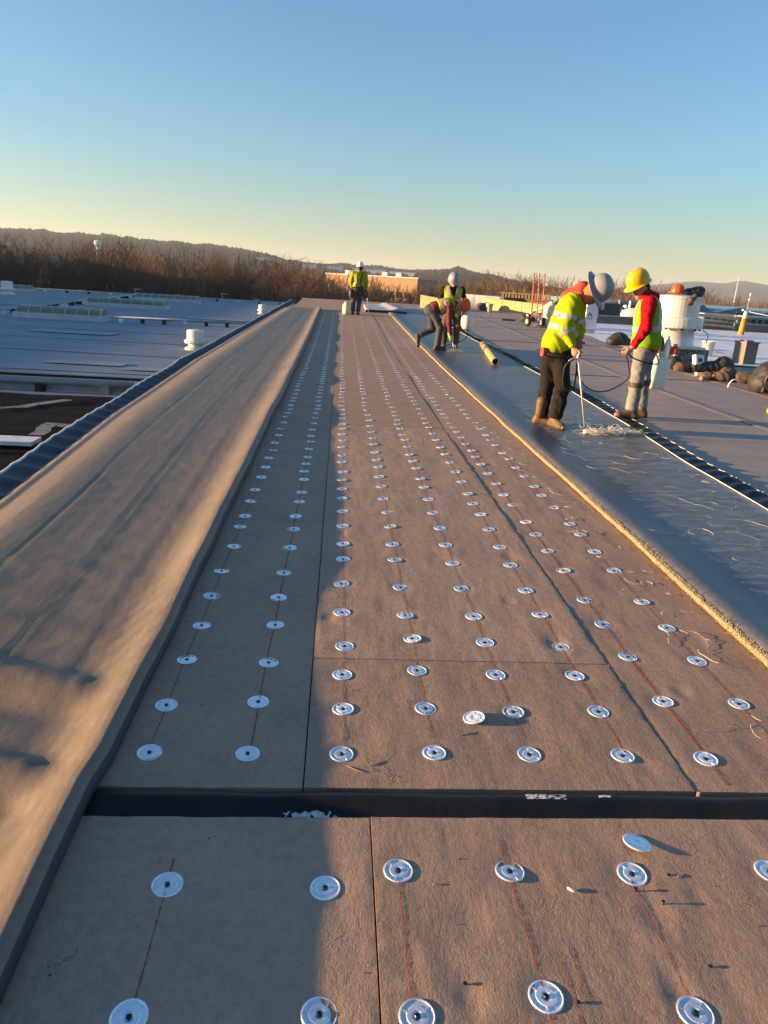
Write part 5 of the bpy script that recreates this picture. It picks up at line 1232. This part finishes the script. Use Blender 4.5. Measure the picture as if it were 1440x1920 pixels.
# stack of white foam sheets between the near workers
st = empty('foam_sheet_stack', rp(8.06, 23.5), 'tall stack of thin white foam sheets between the near workers', 'stack'); m_foamw = M('white_foam', (.74, .74, .74), (.66, .67, .69), sc=9, rough=.8)
for k in range(17):
    MB().box((rnd.uniform(-.012, .012), rnd.uniform(-.012, .012), .16 + .048 * k), (.40 - .002 * k, .40, .042), Matrix.Rotation(rnd.uniform(-.03, .03), 3, 'Z')).build('foam_sheet', m_foamw, st)
MB().box((0, 0, .066), (.36, .36, .132)).build('base_block', M('pale_pink_block', (.6, .5, .46), rough=.8), st)
heap('tool_bag', rp(7.75, 19.9), [((0, 0, .16), (.26, .2, .2)), ((.15, 0, .10), (.2, .2, .14)), ((-.15, 0, .1), (.2, .2, .14))], m_bagk, 'black tool bag on the roof left of the red-sleeved worker', 'bag', .016)

# big exhaust fan
m_fan = M('aluminium_fan', (.70, .68, .62), (.60, .58, .53), sc=3, rough=.42, metal=.25)
fx, fy = 7.28, 15.65; fz = zroof(fy)
fan = empty('exhaust_fan', (fx, fy, fz), 'large white roof exhaust fan with clothes on top', 'exhaust fan')
MB().box((.22, 0, .20), (.88, .88, .40)).build('curb', M('speckled_foil', (.06, .06, .06), (.35, .35, .35), sc=38, rough=.5, lo=.48, hi=.56), fan)
MB().box((.0, 0, .425), (1.06, 1.06, .05)).build('curb_cap', m_fan, fan)
MB().lathe([(.47, .45), (.45, .47), (.43, .78), (.46, .80)], 36).build('lower_housing', m_fan, fan, True)
MB().lathe([(.44, .80), (.56, .815), (.575, .83), (.575, 1.00), (.565, 1.03), (.47, 1.05)], 40).build('wind_band', m_fan, fan, False)
MB().lathe([(.455, 1.045), (.455, 1.40), (.47, 1.405), (.475, 1.44), (.46, 1.45), (.455, 1.47), (.28, 1.50), (.1, 1.505)], 40).build('motor_housing', m_fan, fan, False)
for k in range(10):
    a = 2 * pi * k / 10 + .2; MB().box((.52 * cos(a), .52 * sin(a), .795), (.05, .05, .035), Matrix.Rotation(a, 3, 'Z')).build('bracket', m_black, fan)
    MB().sphere((.578 * cos(a), .578 * sin(a), .86), .011, 6, 4).build('bolt', m_screw, fan)
MB().tube(bez([(.50, -.30, .80), (.62, -.34, .72), (.60, -.36, .55)], 6), .015, 6).build('latch', m_fan, fan, True)
hh = empty('hard_hat', (fx - .10, fy - .1, fz + 1.535), 'orange hard hat resting on the exhaust fan', 'hard hat'); hard_hat(hh, (0, 0, .03), (.1, -.1, 1), (-1, -.2, 0), m_ohelm)
heap('black_jacket', (fx + .16, fy - .08, fz + 1.475), [((.1, 0, .07), (.22, .17, .12)), ((.22, .02, .14), (.13, .12, .09)), ((-.12, -.1, .03), (.16, .12, .07))], m_bagk, 'black jacket heaped on the exhaust fan beside the orange hat', 'jacket', .012)
gl = heap('work_glove', (fx + .03, fy - .455, fz + 1.30), [((0, -.03, .02), (.07, -.03, .18), .06, .055), ((-.05, -.04, .01), (.0, -.035, .1), .03, .05)], m_dboot, 'dark work glove hanging over the front rim of the fan', 'glove', .010)
ex = empty('fire_extinguisher', rp(7.08, 15.0), 'red fire extinguisher leaning by the fan base', 'extinguisher')
m_extr = M('extinguisher_red', (.45, .03, .02), rough=.35)
MB().lathe([(.07, 0), (.08, .02), (.08, .40), (.06, .46), (.025, .48)], 18).build('shell', m_extr, ex, True)
MB().box((0, 0, .50), (.04, .12, .03)).build('lever', m_black, ex); MB().lathe([(.0805, .16), (.0805, .30)], 18, capt=False, capb=False).build('paper_label', m_white, ex, True)
for j, (x, mt, hh_, lb) in enumerate(((6.76, m_dboot, .66, 'dark brown cylinder standing behind the red-sleeved worker'), (6.91, m_tankw, .62, 'pale white cylinder standing by the fan base'))):
    c = empty('steel_cylinder', rp(x, 15.0), lb, 'cylinder'); MB().lathe([(.06, 0), (.068, .02), (.068, hh_ - .12), (.045, hh_ - .04), (.02, hh_)], 18).build('shell', mt, c, True); MB().cyl((0, 0, hh_ - .01), (0, 0, hh_ + .05), .018, n=8).build('valve', m_galv, c)
heap('duffel_bag', rp(7.62, 14.5), [((-.30, 0, .10), (0.35, 0, .14), .11, .15), ((.30, .0, .22), (.16, .14, .14)), ((.42, .0, .16), (.12, .14, .15))], m_bagk, 'black duffel bag with open mouth before the fan', 'bag', .014)
heap('brown_boot_bag', rp(7.05, 14.55), [((0, 0, .09), (.14, .12, .11)), ((.12, 0, .07), (.12, .1, .09))], m_browncl, 'small brown bag left of the duffel bag', 'bag', .014)
fo = Sdf(.004, 3); fo.wr = (.004, 90)
for k in range(60): fo.ell((-.035 + .07 * prs.gauss(0, .45), 1.648 + prs.uniform(-.010, .014), -.014 + prs.uniform(0, .004)), (prs.uniform(.004, .010), prs.uniform(.004, .008), prs.uniform(.003, .006)), None, .004)
tag(fo.build('foam_blob', M('pale_foam', (.6, .56, .5), (.45, .42, .38), sc=60, rough=.9), None), 'pale crusty foam blob in the black joint gap', 'foam')
cb = empty('printed_carton', rp(7.33, 14.62), 'small white printed carton leaning on the duffel bag', 'carton', None, .3)
MB().box((0, -.14, .26), (.22, .10, .20), Matrix.Rotation(-.25, 3, 'X')).build('carton_body', m_white, cb)
MB().box((0.0, -.192, .262), (.10, .006, .08), Matrix.Rotation(-.25, 3, 'X')).build('dark_print', M('purple_print', (.09, .04, .06)), cb)
heap('small_black_case', rp(7.05, 14.85), [((0, 0, .14), (.14, .10, .15))], m_bagk, 'small dark round case at the foot of the fan', 'case', .012, (.003, 20))
tag(MB().box(rp(7.35, 13.95, .035), (.48, .12, .06), Matrix.Rotation(-.1, 3, 'Z')).build('pale_batten', M('pale_yellow_foam', (.72, .68, .42), rough=.8)), 'pale yellow batten lying before the duffel bag', 'batten')
heap('clothes_heap', rp(7.35, 13.2), [((-.30, .15, .07), (.16, .12, .09)), ((0, .1, .09), (.26, .16, .11)), ((.35, .0, .09), (.24, .18, .12)), ((.15, .3, .12), (.18, .14, .14)), ((.5, -.25, .08), (.2, .14, .09))], m_browncl, 'heap of dark brown clothes between the duffel and the big bag', 'clothes', .015, (.016, 20))
heap('tan_glove', rp(6.98, 13.25), [((-.1, 0, .03), (.05, .05, .06), .05, .05), ((.05, .05, .06), (.12, .0, .10), .045, .03)], M('tan_leather', (.40, .20, .09), (.3, .15, .07), sc=20, rough=.7), 'tan leather glove at the left end of the clothes heap', 'glove', .010, (.004, 30))
tag(MB().tube([(7.02 + .10 * cos(t), 12.35, zroof(12.3) + .01 + .14 * sin(t)) for t in np.linspace(0, pi, 12)], .014, 6).build('white_hoop', m_white, None, True), 'white hoop standing before the big black bag', 'hoop')
bb = heap('black_bag', rp(7.52, 12.0), [((0, 0, .26), (.36, .32, .30)), ((.25, .05, .34), (.3, .3, .30)), ((-.2, .0, .15), (.22, .28, .2))], m_bagk, 'big black bag with tan lining at the right picture edge', 'bag', .016, (.016, 14))
MB().tube(bez([(-.30, -.22, .02), (-.28, -.25, .30), (-.10, -.30, .50), (.15, -.28, .40), (.25, -.26, .05)], 6), .018, 6).build('zip_edge', m_browncl, bb, True)
ch = empty('chimney_box', rp(9.66, 16.8), 'grey-brown metal chimney box standing on the white sheet', 'chimney', None, .25)
m_chim = M('brown_metal', (.17, .145, .125), (.14, .12, .105), sc=5, rough=.5, metal=.2)
MB().box((0, 0, .25), (.36, .36, .50)).build('shaft', m_chim, ch); MB().box((0, 0, .515), (.40, .40, .035)).build('cap', m_chim, ch); MB().box((-.02, 0, .548), (.20, .22, .03)).build('cap_vent', m_chim, ch)
heap('hi_vis_jacket', rp(6.05, 9.45), [((.05, 0, .05), (.16, .2, .08)), ((.10, .0, .12), (.10, .14, .09)), ((.22, 0, .2), (.12, .12, .10)), ((.3, 0, .06), (.2, .2, .08)), ((-.08, -.1, .03), (.06, .12, .05), .03, .03)], m_hv, 'hi-vis yellow jacket on the roof, cut by the right picture edge', 'jacket', .013)

# white sheet beyond
xs = np.concatenate([np.arange(7.7, 22, .22), [26, 32, 45]]); ys = np.arange(16.2, 29.6, .2)
V, Fs = sheet_xy(xs, ys, lambda X, Y: zr(Y) + .012 + .02 * np.maximum(-.2, fbm(X * .5, Y * 1.6, 4)) + .012 * fbm(X * 2, Y * 3.5, 3))
X0 = np.array(V); k = X0[:, 0] < 7.7 + .01; X0[k, 0] += .25 * vnoise(X0[k, 1] * 1.3, X0[k, 1] * 0); k = X0[:, 1] < 16.21; X0[k, 1] += .35 * vnoise(X0[k, 0] * 1.1, X0[k, 0] * 0 + 3)
tag(mesh_obj('white_roof_sheet', X0, Fs, m_snow, None, True), kind='structure')
wl_ = empty('low_wall', rp(13.0, 28.6), 'low dark grey parapet wall behind the white sheet', 'wall'); MB().box((10, .15, .13), (26, .3, .32)).build('wall_face', M('dark_grey_flashing', (.12, .125, .13), (.09, .095, .10), sc=2, rough=.6), wl_); MB().box((10, .15, .31), (26.1, .36, .035)).build('coping', m_galv, wl_)
for k in range(9): MB().box((.9 + .42 * k + .18 * (k % 2), -.03, -.03), (.03, .10, .08), Matrix.Rotation(.6, 3, 'Y')).build('tie', m_black, wl_)
bm = empty('timber_rail', rp(13.7, 28.45), 'pinkish timber guard rail on a pole behind the fan', 'rail')
m_tim = M('pink_timber', (.46, .32, .24), (.38, .26, .2), sc=5, rough=.8)
zb = zroof(28.45); MB().box((1.0, 0, 1.0 - zb), (2.2, .07, .11), Matrix.Rotation(.04, 3, 'Y')).build('upper_rail', m_tim, bm); MB().box((1.2, 0, .66 - zb), (1.5, .07, .09), Matrix.Rotation(.03, 3, 'Y')).build('lower_rail', m_tim, bm); MB().cyl((2.0, 0, 0), (1.97, 0, 1.22 - zb), .03, n=8).build('pole', m_galv, bm, True); MB().box((1.98, -.03, 1.16 - zb), (.09, .09, .08)).build('clamp', m_black, bm)
op = empty('orange_post', rp(15.15, 26.9), 'tapered orange post with white top and antenna', 'post')
MB().cyl((0, 0, -.02), (.02, 0, .60), .115, .085, 16).build('orange_sleeve', M('orange_paint', (.60, .25, .02), (.5, .2, .02), sc=6, rough=.6), op, True); MB().cyl((.02, 0, .60), (.03, 0, .86), .085, .06, 16).build('white_sleeve', m_tankw, op, True)
MB().box((.03, 0, .90), (.30, .10, .07)).build('bracket', m_white, op)
MB().tube([(.06, 0, .9), (.05, 0, 1.15), (.07, 0, 1.42)], .012, 6).build('antenna', m_tim, op); MB().sphere((.07, 0, 1.47), (.035, .035, .055), 8, 6).build('antenna_tip', m_white, op, True); MB().sphere((.055, 0, 1.28), (.03, .03, .035), 8, 6).build('antenna_bead', m_white, op, True)
tag(MB().tube(bez([(15.18, 26.9, 1.27), (16.4, 26.2, 1.10), (18.5, 25.0, 1.02)], 8), .014, 5).build('white_rope', m_white, None, True), 'white rope stretched right from the orange post', 'rope')
lb = empty('lattice_boom', (14.7, 30.3, zroof(30.3)), 'yellow lattice boom lying behind the guard rail', 'boom'); m_yel = M('yellow_paint', (.62, .47, .04), (.52, .38, .04), sc=5, rough=.5)
for (y, z) in ((0, .22), (.3, .22), (0, .52), (.3, .52)): MB().tube([(0, y, z), (2.6, y, z - .05)], .022, 6).build('chord', m_yel, lb)
for k in range(10):
    x = .26 * k
    for y in (0, .3): MB().tube([(x, y, .22), (x + .13, y, .52), (x + .26, y, .21)], .012, 5).build('lacing', m_yel, lb)
for k in range(3): MB().box((.4 + .55 * k, .1, .08), (.5, .1, .16)).build('foot_block', m_yel, lb)
# far blue roof, sawtooth ridges, pipes and units
m_blue = M('blue_metal_roof', (.16, .27, .36), (.13, .22, .30), sc=1.2, rough=.5, world=True)
fr_ = tag(MB().box((45, 75, -4.0), (61, 30, 10.0)).build('far_roof', m_roofL), kind='structure')
for k in range(7):
    x = 23.5 + 3.0 * k; o = empty('sawtooth_roof', (x, 51, .95), 'blue sawtooth roof bay far right, %s from left' % ordn(k + 1), 'roof', 'blue sawtooth roof bays')
    MB().add([(0, 0, 0), (2.8, 0, 0), (2.8, 6, 0), (0, 6, 0), (2.1, 0, .45), (2.1, 6, .45)], [(0, 1, 4), (3, 5, 2), (0, 4, 5, 3), (1, 2, 5, 4), (0, 3, 2, 1)]).build('blue_bay', m_blue, o)
    MB().box((1.05, -.06, .265), (2.2, .10, .10), Matrix.Rotation(-.21, 3, 'Y')).build('white_verge', m_white, o)
tag(MB().box((30, 50.5, .80), (26, .5, .30)).build('blue_gutter', m_blue), 'long blue gutter along the sawtooth roof', 'gutter')
for k, (x, y, w, h_) in enumerate(((17.2, 33, 1.5, .42), (19.2, 33.4, 1.3, .38), (21.2, 33, 1.8, .45), (16.0, 31.3, 1.0, .22))):
    o = empty('roof_unit', rp(x, y), 'grey rooftop unit behind the low wall, %s from left' % ordn(k + 1), 'unit', 'grey rooftop units')
    z = 0.0; MB().box((0, 0, z + h_ / 2 - .02), (w, .9, h_)).build('casing', m_galv, o); MB().box((0, 0, z + h_ + .02), (w + .06, .96, .04)).build('lid', m_fan, o)
    for j in range(4): MB().box((-w * .36 + w * .24 * j, -.46, z + h_ * .5), (w * .16, .03, h_ * .55)).build('louvre', m_darkw, o)
for j, (z, y, r, lb_) in enumerate(((1.27, 36.2, .13, 'thick blue-grey pipe, upper one between the near workers'), (.86, 35.6, .10, 'blue-grey pipe, lower one between the near workers'))):
    o = empty('roof_pipe', (10.0, y, z), lb_, 'pipe', 'blue-grey pipes behind the near workers')
    MB().cyl((0, 0, 0), (7.5, .3, -.05), r, n=14).build('pipe', M('blue_pipe', (.25, .31, .35), (.2, .25, .29), sc=4, rough=.45), o, True)
    for k in range(5): MB().cyl((.6 + 1.6 * k, 0, -.02), (.6 + 1.6 * k + .05, 0, -.02), r + .03, n=14).build('flange', m_galv, o); MB().box((.7 + 1.6 * k, .02, -(z - .4) / 2 - .1), (.08, .08, z - .4 + .2)).build('stand', m_galv, o)
for k, (x, z) in enumerate(((11.2, .95), (11.9, .70), (12.35, .70), (13.1, .95), (13.6, 1.0))):
    o = empty('valve_hood', (x, 34.7, zroof(34.6)), 'small white valve hood among the pipes, %s from left' % ordn(k + 1), 'valve', 'white valve hoods')
    MB().cyl((0, 0, 0), (0, 0, z - .6), .05, n=8).build('stem', m_tankw, o); MB().lathe([(.15, z - .62), (.16, z - .55), (.11, z - .47), (.03, z - .44)], 12).build('hood', m_tankw, o, True)
ta = empty('white_vessel', rp(12.6, 31.2), 'white rounded vessel left of the red-sleeved worker', 'vessel'); MB().sphere((0, 0, .27), (.55, .36, .30), 20, 12).build('vessel_body', m_tankw, ta, True); MB().cyl((-.2, 0, .5), (-.2, 0, .85), .05, n=8).build('neck_pipe', m_tankw, ta); MB().cyl((.15, 0, .5), (.15, 0, .75), .06, n=8).build('neck_pipe', m_galv, ta)
tag(MB().box(rp(10.2, 33.9, .28), (5.5, .4, .62)).build('dark_duct', M('dark_duct', (.07, .075, .08), rough=.5)), 'dark low duct under the pipes', 'duct')
# folded end of the right membrane at the far roof end
fe = empty('folded_membrane_end', rp(.95, 27.6), 'pale folded membrane end with black edge right of the far worker', 'membrane')
V, Fs = sheet_xy(np.linspace(0, 1.5, 14), np.linspace(0, 3.5, 12), lambda X, Y: .10 + .035 * Y * 0 + zr(Y + 27.6) - zroof(27.6) + .03 * fbm(X * 2, Y, 3) + .10 * np.exp(-((X - 1.25 + .1 * Y) / .18) ** 2), ('rel', -.10))
mesh_obj('folded_sheet', V, Fs, M('pale_grey_membrane', (.42, .43, .45), (.34, .35, .37), sc=3, rough=.6), fe, True)
MB().box((.75, -.03, .045), (1.55, .06, .085)).build('black_edge', m_black, fe)

# ------------------------------------------------------------------ haze
hz_ = mesh_obj('haze', [(x, y, z) for z in (GZ - 9, 135) for y in (-4700, 4700) for x in (-4700, 4700)], [(0, 2, 3, 1), (4, 5, 7, 6), (0, 1, 5, 4), (2, 6, 7, 3), (0, 4, 6, 2), (1, 3, 7, 5)], None)
hm_ = bpy.data.materials.new('haze_air'); hm_.use_nodes = True; nt = hm_.node_tree; nt.nodes.remove(nt.nodes['Principled BSDF'])
pv = nt.nodes.new('ShaderNodeVolumePrincipled'); pv.inputs['Color'].default_value = (.80, .88, 1, 1); pv.inputs['Density'].default_value = 1.7e-4; pv.inputs['Anisotropy'].default_value = .2
nt.links.new(pv.outputs[0], nt.nodes['Material Output'].inputs['Volume']); hz_.data.materials.append(hm_); tag(hz_, kind='stuff')
